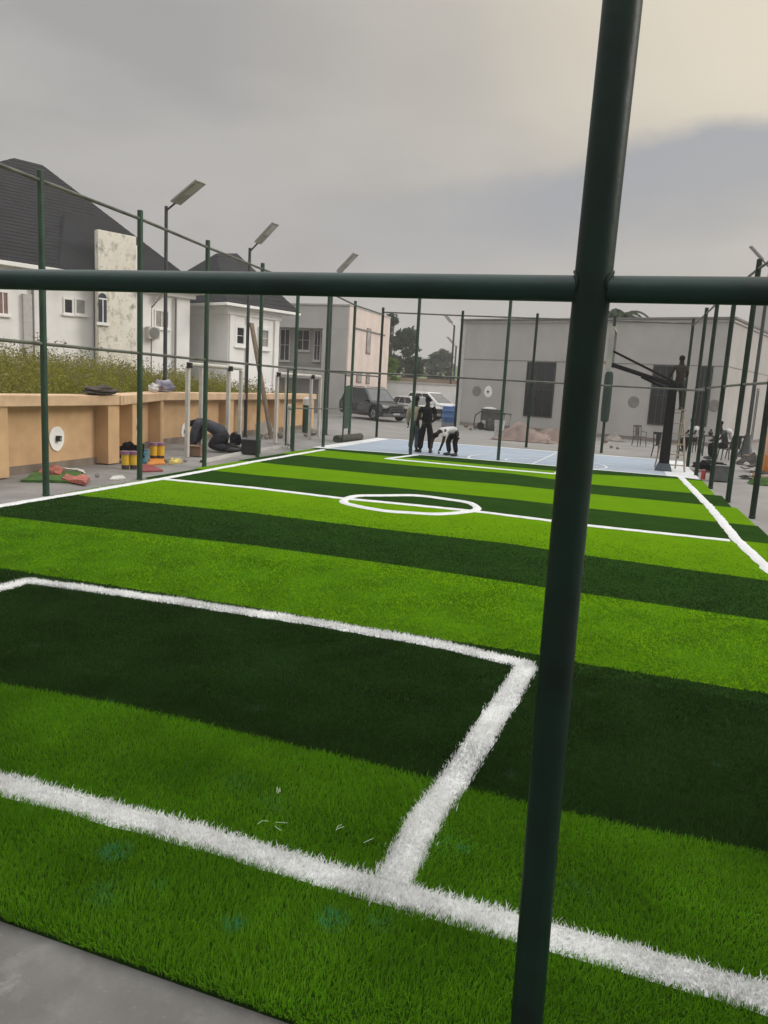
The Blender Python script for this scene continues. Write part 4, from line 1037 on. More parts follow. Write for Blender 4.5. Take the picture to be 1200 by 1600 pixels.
# ------------------------------------------------------------------ goal frames on the left strip
def goal(label, pa, pb, pc, pd, z):
    pa, pb, pc, pd = [Vector((p.x, p.y, 0)) for p in (pa, pb, pc, pd)]
    t = thing('goal_frame', label, 'goal', pa, 0, 'white goal frames by the tan wall')
    for q in (pb, pa, pc, pd):
        q = q-pa; mb = MB(); mb.box(q+Vector((0, 0, z/2)), (.095, .095, z)); mb.build('upright', WHITEP, t, bevel=.012)
    for (a, b, nm) in ((pa, pc, 'crossbar'), (pb, pd, 'rear_bar'), (pa, pb, 'side_bar'), (pc, pd, 'side_bar')):
        mb = MB(); mb.tube([a-pa+Vector((0, 0, z+.055)), b-pa+Vector((0, 0, z+.055))], .048, 12); mb.build(nm, WHITEP, t, smooth=True)
    for q in (pa-pa, pc-pa): mb = MB(); mb.box(q+Vector((.08, -.05, z+.02)), (.12, .09, .14)); mb.build('bracket', BLACK, t, bevel=.01)
goal('nearer white metal goal frame with the worker kneeling inside it', G(292, 714), G(313, 701), G(355, 704), G(374, 696), 2.26)
goal('farther white metal goal frame near the far left gate', G(430, 692), G(445, 687), G(483, 686), G(497, 682), 2.20)

# ------------------------------------------------------------------ people
def skin_mesh(name, verts, edges, radii, m, parent, sub=2, extra=None):
    me = bpy.data.meshes.new(name+'_cage'); me.from_pydata([tuple(v) for v in verts], edges, []); o = bpy.data.objects.new(name, me); COL.objects.link(o)
    sk = o.modifiers.new('skin', 'SKIN'); sk.use_smooth_shade = True; sk.branch_smoothing = .6
    for i, r in enumerate(radii): me.skin_vertices[0].data[i].radius = r if isinstance(r, tuple) else (r, r)
    for i in range(len(verts)): me.skin_vertices[0].data[i].use_root = (i == 0)
    sb = o.modifiers.new('sub', 'SUBSURF'); sb.levels = sub; sb.render_levels = sub
    dg = bpy.context.evaluated_depsgraph_get(); dg.update()
    nm = bpy.data.meshes.new_from_object(o.evaluated_get(dg)); o.modifiers.clear(); o.data = nm; nm.name = name
    bpy.data.meshes.remove(me)
    if extra is not None and extra.v:
        bm = bmesh.new(); bm.from_mesh(nm); off = len(bm.verts)
        vs_ = [bm.verts.new(v) for v in extra.v]
        for f in extra.f:
            try: bm.faces.new([vs_[i] for i in f])
            except ValueError: pass
        bm.to_mesh(nm); bm.free()
    nm.materials.clear(); nm.materials.append(m); nm.polygons.foreach_set('use_smooth', [True]*len(nm.polygons)); nm.update()
    o.parent = parent
    return o
def person(label, base, rz, J, top, trousers, sleeves='short', legs='long', hair=True, hat=None, scale=1.0, group=None, shoes=BLACK, bulk=1.0):
    """J: joints in metres, person faces local -y"""
    t = thing('person', label, 'person', base, rz, group)
    J = {k: Vector(v)*scale for k, v in J.items()}; s = scale
    pel, che, nec, hed = J['pelvis'], J['chest'], J['neck'], J['head']
    up = (hed-nec).normalized(); fw = J.get('face', Vector((0, -1, 0))).normalized(); fw = (fw-up*fw.dot(up)).normalized(); sd_ = up.cross(fw)
    waist = pel.lerp(che, .45)
    hs = s; s = s*bulk
    V = [pel, waist, che, nec, hed-up*.055*hs, hed+up*.035*hs, hed+up*.085*hs]; E = [(0, 1), (1, 2), (2, 3), (3, 4), (4, 5), (5, 6)]
    Rr = [(.135*s, .105*s), (.115*s, .09*s), (.135*s, .10*s), .052*hs, .066*hs, .082*hs, .062*hs]
    for sdx in 'LR':
        i = len(V); V += [J['sh'+sdx], J['el'+sdx], J['wr'+sdx]]; E += [(2, i), (i, i+1), (i+1, i+2)]; Rr += [.058*s, .043*s, .030*s]
        wrd = (J['wr'+sdx]-J['el'+sdx]).normalized(); i2 = len(V); V.append(J['wr'+sdx]+wrd*.06*s); E.append((i+2, i2)); Rr.append((.040*s, .022*s))
        i = len(V); V += [J['hp'+sdx], J['kn'+sdx], J['an'+sdx], J['an'+sdx]+(J['toe'+sdx]-J['an'+sdx])]; E += [(0, i), (i, i+1), (i+1, i+2), (i+2, i+3)]; Rr += [.085*s, .056*s, .038*s, .036*s]
    bs = s; s = hs
    ex = MB()
    ex.ell(hed+fw*.088*s-up*.012*s, (.014*s, .018*s, .02*s), 8, 6)
    for q in (-1, 1):
        ex.ell(hed+sd_*q*.080*s-up*.01*s, (.012*s, .02*s, .03*s), 8, 6)
    for sdx in 'LR':       # five separate fingers, slightly curled
        wrd = (J['wr'+sdx]-J['el'+sdx]).normalized(); a_ = wrd.cross(Vector((0, 1, .2))).normalized(); c_ = wrd.cross(a_)
        pal = J['wr'+sdx]+wrd*.085*s
        for f_ in range(4):
            p0 = pal+c_*(.027-.018*f_)*s; l_ = (.07, .08, .075, .058)[f_]*s
            ex.tube([p0, p0+wrd*l_*.5+a_*.004*s, p0+wrd*l_*.85+a_*.022*s], [.0095*s, .009*s, .007*s], 6)
        p0 = J['wr'+sdx]+wrd*.035*s+c_*.034*s; ex.tube([p0, p0+wrd*.035*s+c_*.022*s, p0+wrd*.06*s+c_*.018*s+a_*.012*s], [.011*s, .010*s, .008*s], 6)
    skin_mesh('body', V, E, Rr, SKIN, t, extra=ex)
    if hair:
        mb = MB(); mb.ell(hed+up*.045*s-fw*.012*s, (.092*s, .098*s, .082*s), 14, 8); mb.build('hair', HAIR, t, smooth=True)
    if hat is not None:
        mb = MB(); mb.ell(hed+up*.06*s, (.105*s, .108*s, .075*s), 14, 8); mb.build('cap', hat, t, smooth=True)
    s = bs
    if top is not None:
        V = [che, waist, pel-(waist-pel)*.28, che.lerp(nec, .55)]; E = [(0, 1), (1, 2), (0, 3)]; Rr = [(.162*s, .122*s), (.150*s, .118*s), (.168*s, .136*s), .085*s]
        for sdx in 'LR':
            i = len(V); e_ = J['sh'+sdx].lerp(J['el'+sdx], .62) if sleeves == 'short' else J['el'+sdx]
            V += [J['sh'+sdx], e_]; E += [(0, i), (i, i+1)]; Rr += [.078*s, .066*s]
            if sleeves == 'long': V.append(J['el'+sdx].lerp(J['wr'+sdx], .93)); E.append((i+1, i+2)); Rr.append(.044*s)
        skin_mesh('shirt', V, E, Rr, top, t)
    if trousers is not None:
        V = [pel, pel.lerp(waist, .35)]; E = [(0, 1)]; Rr = [(.152*s, .12*s), (.14*s, .11*s)]
        for sdx in 'LR':
            i = len(V); V += [J['hp'+sdx], J['kn'+sdx]]; E += [(0, i), (i, i+1)]; Rr += [.102*s, .078*s]
            if legs == 'long': V.append(J['kn'+sdx].lerp(J['an'+sdx], .95)); E.append((i+1, i+2)); Rr.append(.064*s)
        skin_mesh('trousers' if legs == 'long' else 'shorts', V, E, Rr, trousers, t)
    if shoes is not None:
        for sdx in 'LR':
            a, b = J['an'+sdx], J['toe'+sdx]; d = (b-a); dn = Vector((d.x, d.y, 0)).normalized() if Vector((d.x, d.y, 0)).length > 1e-4 else Vector((0, -1, 0))
            mb = MB(); mb.ell((a+b)/2+Vector((0, 0, -.015)), (.048*s, .145*s, .045*s), 12, 8, Euler((0, 0, math.atan2(dn.y, dn.x)+math.pi/2))); mb.build('shoe', shoes, t, smooth=True)
    return t
def stand(arms=((.04, 0, 0), (-.04, 0, 0)), spread=.10, step=.0):
    return dict(pelvis=(0, 0, .93), chest=(0, .01, 1.27), neck=(0, 0, 1.45), head=(0, -.02, 1.61), face=(0, -1, 0),
        shL=(.19, .0, 1.38), elL=(.25, .02, 1.10), wrL=(.26, -.04, .86), shR=(-.19, .0, 1.38), elR=(-.25, .02, 1.10), wrR=(-.26, -.04, .86),
        hpL=(.09, 0, .88), knL=(spread, -.03+step, .49), anL=(spread+.02, .03+step, .08), toeL=(spread+.05, -.12+step, .035),
        hpR=(-.09, 0, .88), knR=(-spread, -.03-step, .49), anR=(-spread-.02, .03-step, .08), toeR=(-spread-.05, -.12-step, .035))
def face_to(b, d=0): return math.atan2(b.y, b.x)+math.pi/2+R_(d)     # back to the viewer when d=0
J = stand(spread=.14); J['wrR'] = (-.20, -.20, .98); J['elR'] = (-.27, .0, 1.08)
J['elL'] = (.27, .03, 1.08); J['wrL'] = (.33, -.03, .83)
b = G(664, 707); person('person in black shirt and trousers standing at the turf end', b, R_(200), J, CLBLK, CLBLK, scale=1.03, bulk=1.28)
J = stand(spread=.09); J['wrR'] = (-.1, -.25, 1.15); b = G(645, 706.5) ; b.y += .25; b.x -= .06
person('person in pale tan shirt partly hidden by a post', b, R_(170), J, CLTAN, CLJEAN, sleeves='long', scale=1.04, bulk=1.12)
# bending person: trunk level, arms hanging to the ground, seen from the side (facing left)
J = dict(pelvis=(0, .18, .80), chest=(0, -.26, .83), neck=(0, -.45, .76), head=(0, -.56, .66), face=(0, -.5, -1),
    shL=(.18, -.36, .76), elL=(.22, -.44, .48), wrL=(.16, -.50, .22), shR=(-.18, -.36, .76), elR=(-.24, -.50, .50), wrR=(-.16, -.62, .20),
    hpL=(.10, .18, .76), knL=(.13, .08, .43), anL=(.13, .16, .08), toeL=(.14, .0, .035), hpR=(-.10, .18, .76), knR=(-.14, .02, .43), anR=(-.14, .10, .08), toeR=(-.15, -.06, .035))
b = G(702, 712); person('person bent double in white top touching the court', b, R_(-38), J, CLWHT, CLBLK, scale=1.0, bulk=1.12)
# worker on hands and knees by the goal, facing left
J = dict(pelvis=(0, .40, .44), chest=(0, -.08, .70), neck=(0, -.28, .72), head=(0, -.42, .64), face=(0, -.6, -1),
    shL=(.20, -.18, .66), elL=(.24, -.26, .40), wrL=(.20, -.32, .14), shR=(-.20, -.18, .66), elR=(-.24, -.24, .40), wrR=(-.20, -.38, .14),
    hpL=(.12, .40, .40), knL=(.18, .12, .13), anL=(.14, .58, .10), toeL=(.14, .74, .05), hpR=(-.12, .42, .40), knR=(-.19, .22, .13), anR=(-.16, .70, .10), toeR=(-.16, .86, .05))
b = G(324, 704); person('person in dark clothes kneeling at work by the goal frame', b, R_(-78), J, CLGRY, CLDK, sleeves='long', scale=1.14, bulk=1.55)
# man standing on the hoop ladder, back to the viewer
b0 = Vector((.80, 24.75, 0))
J = stand(spread=.10); J['elL'] = (.30, .0, 1.14); J['wrL'] = (.33, -.16, .92); J['elR'] = (-.26, -.14, 1.12); J['wrR'] = (-.22, -.36, 1.05); J['knL'] = (.10, -.12, .52); J['anL'] = (.12, .0, .22); J['toeL'] = (.14, -.14, .18)
person('shirtless person in dark shorts standing on the ladder at the hoop', b0+Vector((0, 0, 1.84)), R_(195), J, None, CLDK, legs='short', scale=.93, bulk=1.3)
# seated people at the right
def seated(lean=0.0):
    return dict(pelvis=(0, .05, .50), chest=(0, .05-lean*.5, .86), neck=(0, .02-lean, 1.03), head=(0, -.02-lean, 1.19), face=(0, -1, -.2),
        shL=(.19, .04-lean*.7, .97), elL=(.25, -.05-lean, .72), wrL=(.14, -.28-lean*.5, .66), shR=(-.19, .04-lean*.7, .97), elR=(-.25, -.05-lean, .72), wrR=(-.14, -.28-lean*.5, .66),
        hpL=(.10, .02, .48), knL=(.13, -.40, .50), anL=(.13, -.40, .09), toeL=(.14, -.55, .035), hpR=(-.10, .02, .48), knR=(-.13, -.42, .50), anR=(-.13, -.36, .09), toeR=(-.14, -.52, .035))
b1 = G(1082, 706); person('person in pale shirt seated behind the ladder near the hall', b1, R_(-60), seated(.12), CLWHT, CLBLK, scale=1.1)
b2 = G(1128, 719); pt_ = person('person with a white cloth on the shoulder seated on a black chair at right', b2, R_(-75), seated(.18), CLGRY, CLBLK, scale=1.12)

mb = MB(); mb.ell((.10, .07, .97*1.12), (.17, .12, .11), 16, 9); mb.ell((.14, .15, .86*1.12), (.12, .07, .17), 12, 8); mb.build('shoulder_cloth', CLWHT, pt_, smooth=True)
# ------------------------------------------------------------------ chairs, table
def plastic_chair(label, base, rz, m, group='chairs near the hall'):
    t = thing('plastic_chair', label, 'chair', base, rz, group)
    mb = MB(); mb.box((0, 0, .43), (.44, .42, .03)); mb.build('seat', m, t, bevel=.012)
    for x in (-.19, .19):
        for y in (-.18, .18): mb = MB(); mb.tube([(x, y, .42), (x*1.18, y*1.22, 0)], [.024, .018], 8); mb.build('leg', m, t, smooth=True)
    mb = MB()
    for x in (-.19, -.065, .065, .19): mb.tube([(x, .19, .44), (x*1.02, .26, .90)], .02 if abs(x) > .1 else .028, 8)
    mb.box((0, .262, .89), (.42, .03, .09)); mb.box((0, .225, .67), (.20, .022, .40), Euler((R_(-9), 0, 0))); mb.build('backrest', m, t, bevel=.008)
    for x in (-.23, .23): mb = MB(); mb.tube([(x*.9, -.17, .43), (x, -.16, .64), (x, .22, .66)], .017, 8); mb.build('armrest', m, t, smooth=True)
    return t
CHB = mat('brown_chair_plastic', (.075, .06, .05), rough=.5)
plastic_chair('empty brown plastic chair against the grey hall wall', G(998, 697), R_(35), CHB)
plastic_chair('black plastic chair under the person with the white cloth', b2+Vector((.1, .05, 0)), R_(-75), BLACK)
plastic_chair('dark plastic chair under the person in the pale shirt', b1+Vector((.05, .03, 0)), R_(-60), BLACK)
b = G(1031, 716); plastic_chair('dark plastic chair half hidden behind the hoop column', b+Vector((0, .6, 0)), R_(150), BLACK)
b3 = G(1146, 718); plastic_chair('black plastic chair beyond the fence, right of the seated person', b3, R_(200), BLACK)
t = thing('side_table', 'small dark table between the two seated people', 'table', G(1104, 712), R_(20))
mb = MB(); mb.box((0, 0, .80), (.62, .5, .04)); mb.build('tabletop', BLACK, t, bevel=.01)
for x in (-.28, .28):
    for y in (-.22, .22): mb = MB(); mb.box((x, y, .39), (.045, .045, .78)); mb.build('leg', BLACK, t)
mb = MB(); mb.ell((0, 0, .09), (.10, .09, .1)); mb.lathe([(.03, .17), (.04, .22), (.05, .25)], (0, 0, 0), 12); o = mb.build('speaker', BLACK, smooth=True); o.location = G(1104, 712)+Vector((.05, .02, .82)); tag(o, 'small black rounded pot standing on the dark table', 'pot')

# ------------------------------------------------------------------ basketball hoop
hp = G(1036, 735)
t = thing('basketball_hoop', 'dark basketball stand with side-on backboard at the right of the court', 'basketball hoop', hp)
HB = mat('hoop_steel', (.010, .009, .008), spec=.1, rough=.8, var=.2)
mb = MB(); mb.box((0, 0, 1.33), (.30, .26, 2.62), None, .8); mb.build('column', HB, t, bevel=.02)
mb = MB(); mb.box((0, 0, .11), (.50, .44, .22), None, .7); mb.build('foot', mat('blue_grey_steel', (.05, .065, .08), rough=.5), t, bevel=.02)
bb = Vector((on_y(956, 545, hp.y).x, hp.y, 0))-hp
bz0, bz1 = on_y(953, 576, hp.y).z, on_y(953, 517, hp.y).z
mb = MB(); mb.tube([(0, -.02, 2.55), (bb.x+.05, 0, bz0+.12)], .065, 8); mb.tube([(.0, .1, 2.36), (bb.x*.5, .08, (2.36+bz0)/2+.1)], .04, 8); mb.build('lower_arm', HB, t)
mb = MB(); mb.tube([(.12, 0, 2.60), (bb.x+.05, 0, bz0+.52)], .035, 8); mb.build('upper_arm', HB, t)
mb = MB(); mb.box((bb.x, 0, (bz0+bz1)/2), (.05, 1.7, bz1-bz0)); bd = mb.build('backboard', mat('backboard_grey', (.05, .048, .045), rough=.4), t, bevel=.01)
mb = MB()
for y in (-.87, .87): mb.box((bb.x, y, (bz0+bz1)/2), (.15, .07, bz1-bz0+.12))
for z in (bz0-.03, bz1+.03): mb.box((bb.x, 0, z), (.146, 1.66, .06))
mb.build('board_frame', mat('frame_grey', (.36, .35, .33), rough=.5), bd)
mb = MB(); c = Vector((bb.x-.28, 0, bz0+.18)); mb.tube([c+Vector((math.cos(a)*.23, math.sin(a)*.23, 0)) for a in np.linspace(0, 2*math.pi, 25)], .012, 6, caps=False); mb.box((bb.x-.05, 0, bz0+.18), (.1, .14, .05)); mb.build('rim', ORANGE, t)
# step ladder behind the column
lb = Vector((.80, 24.75, 0)); t = thing('step_ladder', 'pale wooden step ladder standing behind the hoop column', 'ladder', lb, R_(12))
for x in (-.26, .26):
    mb = MB(); mb.tube([(x*1.2, -.55, 0), (x*.8, -.02, 1.86)], .03, 6); mb.build('front_rail', WOODP, t)
    mb = MB(); mb.tube([(x*1.2, .55, 0), (x*.8, .02, 1.86)], .026, 6); mb.build('rear_rail', WOODP, t)
for i in range(6):
    f = i/6+.1; mb = MB(); mb.box((0, -.55+.53*f, 1.86*f), (.58-.14*f, .10, .03)); mb.build('tread', WOODP, t)
mb = MB(); mb.box((0, 0, 1.83), (.52, .30, .03)); mb.build('top_step', WOODP, t)

# ------------------------------------------------------------------ drum, heaps, debris at the far side
t = thing('drum', 'blue plastic drum standing by the corner of the grey hall', 'drum', G(701, 668))
mb = MB(); mb.lathe([(.38, .28), (.40, .33), (.40, .55), (.42, .58), (.40, .61), (.40, .88), (.42, .91), (.40, .94), (.39, 1.12), (.35, 1.16)], (0, 0, 0), 24); mb.build('shell', BLUEP, t, smooth=True)
mb = MB(); mb.lathe([(.40, 0), (.41, .05), (.40, .279)], (0, 0, 0), 24); mb.build('base', mat('grey_blue_base', (.17, .18, .20), rough=.8), t, smooth=True)
mb = MB(); mb.lathe([(.05, 1.16), (.05, 1.19)], (.2, 0, 0), 10); mb.build('bung', BLACK, t)
def heap(name, label, cat, c, d, m, seed, n=1, amp=.16, group=None, sharp=2.0):
    rd = np.random.default_rng(seed); vs = []; fs = []; NN = 28
    for j in range(NN+1):
        for i in range(NN+1):
            u, v = i/NN*2-1, j/NN*2-1; r = math.hypot(u, v); z = max(0, 1-r*r)**1.2
            z *= 1+amp*3*(math.sin(u*5+seed)*math.cos(v*4+seed*2)); vs.append((u*d[0]*(1+.08*rd.normal()), v*d[1], max(-.02, d[2]*z+amp*.25*d[2]*rd.normal()*(z > 0))))
    for j in range(NN):
        for i in range(NN): fs.append((j*(NN+1)+i, j*(NN+1)+i+1, (j+1)*(NN+1)+i+1, (j+1)*(NN+1)+i))
    mb = MB(); mb.add(vs, fs); o = mb.build(name, m, smooth=True); o.location = c; return tag(o, label, cat, group)
heap('sand_heap', 'long low heap of pinkish sand below the hall window', 'sand heap', G(818, 688), (1.35, .8, .66), SAND, 3, amp=.10)
heap('sand_heap', 'flatter heap of pinkish sand next to the near post', 'sand heap', G(868, 690), (1.3, .7, .55), SAND, 7, amp=.12)
t = thing('generator', 'old dark engine with bent frame standing by the hall', 'machine', G(768, 672), R_(-15))
mb = MB(); mb.box((-.1, 0, .58), (.95, .6, .62)); mb.lathe([(.36, -.35), (.36, .35)], (0, 0, 0), 20); mb.build('engine_block', mat('engine_grey', (.085, .08, .075), rough=.7, var=.3, scale=5), t, bevel=.05, jitter=.01).location = (0, 0, .25)
mb = MB()
for y in (-.4, .4): mb.tube([(-.85, y, .75), (-.9, y, .2), (-.6, y, .05), (.8, y, .05), (.9, y, .9), (-.5, y, 1.0), (-.85, y, .75)], .03, 8)
for x in (-.6, .8): mb.tube([(x, -.4, .05), (x, .4, .05)], .03, 8)
mb.build('frame', BLACK, t, smooth=True)
mb = MB(); mb.ell((-.2, 0, 1.12), (.4, .28, .12)); mb.build('tank', GREYL, t, smooth=True)
for x in (-.45, .55):
    mb = MB(); mb.lathe([(.12, -.05), (.2, -.05), (.2, .05), (.12, .05)], (0, 0, 0), 16); w = mb.build('wheel', TYRE, t, smooth=True); w.location = (x, -.46, .2); w.rotation_euler = (R_(90), 0, 0)
t = thing('wheelbarrow', 'dark wheelbarrow tipped behind the sand under the hall window', 'wheelbarrow', G(812, 668), R_(10))
mb = MB(); mb.add([(-.5, -.3, .4), (.35, -.25, .4), (.35, .25, .4), (-.5, .3, .4), (-.75, -.42, .85), (.6, -.36, .75), (.6, .36, .75), (-.75, .42, .85)], [(0, 1, 2, 3), (0, 4, 5, 1), (1, 5, 6, 2), (2, 6, 7, 3), (3, 7, 4, 0)]); mb.build('tray', BLACK, t)
mb = MB()
for y in (-.2, .2): mb.tube([(.75, y*.4, .25), (-.2, y, .38), (-1.1, y*1.5, .75)], .022, 8); mb.tube([(-.35, y, .38), (-.45, y*1.3, 0)], .02, 8)
mb.build('frame', STEEL, t)
mb = MB(); mb.lathe([(.1, -.04), (.22, -.045), (.22, .045), (.1, .04)], (0, 0, 0), 18); w = mb.build('wheel', TYRE, t, smooth=True); w.location = (.75, 0, .22); w.rotation_euler = (R_(90), 0, 0)
def bucket(name, label, base, r0, r1, h, m, lid=None, basem=None, group=None, handle=True):
    t = thing(name, label, 'bucket', base, random.uniform(0, 6), group); z0 = h*.22 if basem else 0
    if basem: mb = MB(); mb.lathe([(r0*.97, 0), (r0, .02), (r0+(r1-r0)*.22, z0)], (0, 0, 0), 20); mb.build('base', basem, t, smooth=True)
    mb = MB(); mb.lathe([(r0+(r1-r0)*(z0/h), z0+.001), (r1, h-.05), (r1+.012, h-.05), (r1+.012, h), (r1-.012, h)]+([(r1-.015, h-.06)] if not lid else []), (0, 0, 0), 20); mb.build('shell', m, t, smooth=True)
    if lid: mb = MB(); mb.lathe([(r1+.016, h-.055), (r1+.016, h+.012), (r1*.85, h+.018)], (0, 0, 0), 20); mb.build('lid', lid, t, smooth=True)
    if handle: mb = MB(); mb.tube([(math.cos(a)*(r1+.018), .12*math.sin(a)*2*r1, h-.08-math.sin(a)*.10) for a in np.linspace(0, math.pi, 12)], .005, 6); mb.build('handle', STEEL, t)
    return t
bucket('bucket', 'tall white bucket beside the engine near the hall', G(779, 682), .20, .24, .75, mat('dirty_white_plastic', (.42, .43, .43), rough=.6, var=.15), handle=True)
# two yellow pairs by the wall
for px, py, lab in ((196, 732, 'front yellow tub with purple lid, left one, by the green post'), (209, 732, 'front yellow tub with purple lid, right one, next to the blue bucket'), (240, 717, 'rear yellow tub with purple lid on the orange mat, left one'), (251, 717, 'rear yellow tub with purple lid on the orange mat, right one')):
    s_ = 1.0 if py > 725 else 1.06
    bucket('paint_tub', lab, G(px, py), .078*s_, .092*s_, .36*s_, YEL, PURP, mat('dark_tub_base', (.05, .03, .025), rough=.6), 'yellow tubs along the tan wall', handle=False)
bucket('bucket', 'light blue bucket standing behind the second fence post', G(222, 722), .12, .16, .27, CYAN)
def sack(name, label, cat, c, d, m, seed, rz=0, group=None):
    rd = np.random.default_rng(seed); mb = MB(); mb.ell((0, 0, d[2]), d, 20, 12)
    ph = rd.uniform(0, 6, 6)
    for i, v in enumerate(mb.v):
        x, y, z = v; f = 1+.16*math.sin(6*x/d[0]+ph[0])*math.sin(5*y/d[1]+ph[1])+.12*math.sin(9*z/d[2]+ph[2]+3*x/d[0])
        mb.v[i] = (x*f, y*f, max(0, z*f if z > d[2] else z*.9))
    o = mb.build(name, m, smooth=True); o.location = c; o.rotation_euler = (0, 0, rz); return tag(o, label, cat, group)
sack('bag', 'black bag slumped behind the front yellow tubs', 'bag', G(206, 722), (.30, .22, .22), CLBLK, 2)
sack('bag', 'small black bag on the ground inside the nearer goal frame', 'bag', G(365, 697), (.26, .2, .17), CLBLK, 5)
wp = on_y(180, 617, 13.6); sack('cloth_bundle', 'dark cloth bundle lying on top of the tan wall', 'bundle', Vector((-11.25, 13.6, 1.50)), (.30, .55, .10), mat('dark_brown_cloth', (.06, .045, .035), rough=.95, var=.3), 8, R_(20))
PURB = mat('purple_bag_cloth', (.16, .14, .21), rough=.8, col2=(.36, .33, .36), scale=7)
p = on_plane(248, 612, Vector((-13.3, 18.6, 0)), Vector((math.cos(R_(-4)), math.sin(R_(-4)), 0)).normalized())
sack('bag', 'purple and white bag sitting on top of the tan wall', 'bag', Vector((-13.28, 18.75, 1.50)), (.22, .46, .17), PURB, 9)
sack('bottle_sack', 'small white sack on the wall top left of the purple bag', 'sack', Vector((-13.0, 17.9, 1.50)), (.12, .16, .12), CLWHT, 11)
# mats and offcuts on the path
def mat_piece(name, label, cat, pts, m, z=0.0, seed=0, amp=.02, group=None):
    c = sum(pts, Vector())/len(pts); rd = random.Random(seed); N_ = 14
    A, B, C, D = [p-c for p in pts]; mb = MB(); vs = []
    for j in range(N_+1):
        for i in range(N_+1):
            u, v = i/N_, j/N_; p_ = A.lerp(B, u).lerp(D.lerp(C, u), v)
            vs.append((p_.x+rd.gauss(0, .01), p_.y+rd.gauss(0, .01), .012+amp*(1+math.sin(u*7+seed)*math.cos(v*6+seed*1.7))))
    lo = len(vs); vs += [(x, y, -.012) for x, y, z_ in vs]
    fs = [(j*(N_+1)+i, j*(N_+1)+i+1, (j+1)*(N_+1)+i+1, (j+1)*(N_+1)+i) for j in range(N_) for i in range(N_)]
    rim = [i for i in range(N_+1)]+[j*(N_+1)+N_ for j in range(1, N_+1)]+[N_*(N_+1)+i for i in range(N_-1, -1, -1)]+[j*(N_+1) for j in range(N_-1, 0, -1)]
    fs += [(rim[k], rim[(k+1) % len(rim)], rim[(k+1) % len(rim)]+lo, rim[k]+lo) for k in range(len(rim))]
    mb.add(vs, fs); o = mb.build(name, m, smooth=True); o.location = Vector((c.x, c.y, z)); return tag(o, label, cat, group)
GR2 = mat('green_offcut', (.05, .12, .02), rough=.95, var=.25, scale=12)
mat_piece('turf_offcut', 'green turf offcut lying by the first tan wall panel', 'turf offcut', [G(30, 752), G(118, 754), G(130, 738), G(62, 738)], GR2, seed=1)
mat_piece('red_cloth', 'crumpled red cloth on the green offcut near the wall', 'cloth', [G(60, 742), G(95, 745), G(100, 734), G(70, 735)], REDC, .03, seed=4, amp=.035)
mat_piece('red_cloth', 'crumpled red cloth right of the green offcut by the turf edge', 'cloth', [G(97, 752), G(134, 759), G(140, 750), G(105, 746)], REDC, .02, seed=6, amp=.035)
mat_piece('paper_sheet', 'white sheet lying behind the green offcut', 'sheet', [G(64, 734), G(122, 735), G(135, 745), G(128, 737)], mat('white_sheet', (.55, .54, .5), rough=.9), .03, seed=2, amp=.015)
mat_piece('paper_sheet', 'white sheet on the path in front of the second fence post', 'sheet', [G(172, 750), G(196, 748), G(192, 744), G(176, 745)], mat('white_sheet', (.55, .54, .5), rough=.9), .0, seed=3, amp=.008)
mat_piece('orange_mat', 'flat orange mat under the rear yellow tubs', 'mat', [G(230, 726), G(258, 725), G(258, 717), G(236, 716)], ORANGE, 0, seed=5, amp=.006)
mat_piece('red_mat', 'dark red mat with pale edge behind the second fence post', 'mat', [G(221, 737), G(255, 736), G(240, 728), G(222, 727)], mat('dark_red_mat', (.22, .05, .05), rough=.9), 0, seed=9, amp=.006)
mat_piece('yellow_cloth', 'small yellow cloth lying on the path by the goal frame', 'cloth', [G(264, 725), G(284, 723), G(280, 719), G(268, 719)], mat('yellow_cloth', (.50, .40, .12), rough=.9, var=.3, scale=10), 0, seed=7, amp=.03)
t = thing('box', 'brown cardboard box at the foot of the nearer goal frame', 'box', G(304, 712), R_(15))
mb = MB(); mb.box((0, 0, .13), (.40, .30, .26)); mb.build('carton', CARD, t, bevel=.008); mb = MB(); mb.box((0, -.13, .268), (.40, .10, .008), Euler((R_(14), 0, 0))); mb.box((0, .13, .268), (.40, .10, .008), Euler((R_(-20), 0, 0))); mb.build('flap', CARD, t)
t = thing('steel_box', 'black metal box sitting beside the fourth fence post', 'box', G(392, 709), R_(10))
mb = MB(); mb.box((0, 0, .19), (.42, .42, .38)); mb.build('case', BLACK, t, bevel=.012); mb = MB(); mb.box((0, 0, .392), (.44, .44, .02)); mb.build('lid', DARKSTEEL, t, bevel=.005)
# leaning plank and white board by the middle lamp
a = G(424, 685); t = thing('plank', 'long weathered plank leaning on the middle lamp post', 'plank', a)
tp_ = Vector((-13.35, 23.9, 3.95))-a; mb = MB(); ln = tp_.length; q = tp_.to_track_quat('Z', 'Y').to_euler(); mb.box(tp_/2, (.26, .05, ln), q); mb.build('board', WOOD, t, bevel=.006)
mb = MB(); mb.box(tp_*.5+Vector((.02, -.06, 0)), (.07, .05, ln*.92), q); mb.build('batten', WOOD, t)
a = G(412, 680); mb = MB(); mb.box((0, 0, .26), (.62, .04, .5), Euler((R_(-28), R_(-22), R_(20)))); o = mb.build('white_board', WHITEP, bevel=.006); o.location = a; tag(o, 'white board propped on rubble at the foot of the tan wall', 'board')
STONE = mat('grey_rubble', (.22, .20, .18), rough=1, var=.25, scale=5)
def stone(label, c, r, m=STONE, seed=1, group=None, name='stone'):
    rd = random.Random(seed); mb = MB(); mb.ell((0, 0, r*.6), (r, r*.8, r*.65), 10, 7); mb.v = [(x*(1+rd.uniform(-.2, .2)), y*(1+rd.uniform(-.2, .2)), max(-.01, z*(1+rd.uniform(-.2, .2)))) for x, y, z in mb.v]
    o = mb.build(name, m); o.location = c; tag(o, label, 'stone', group)
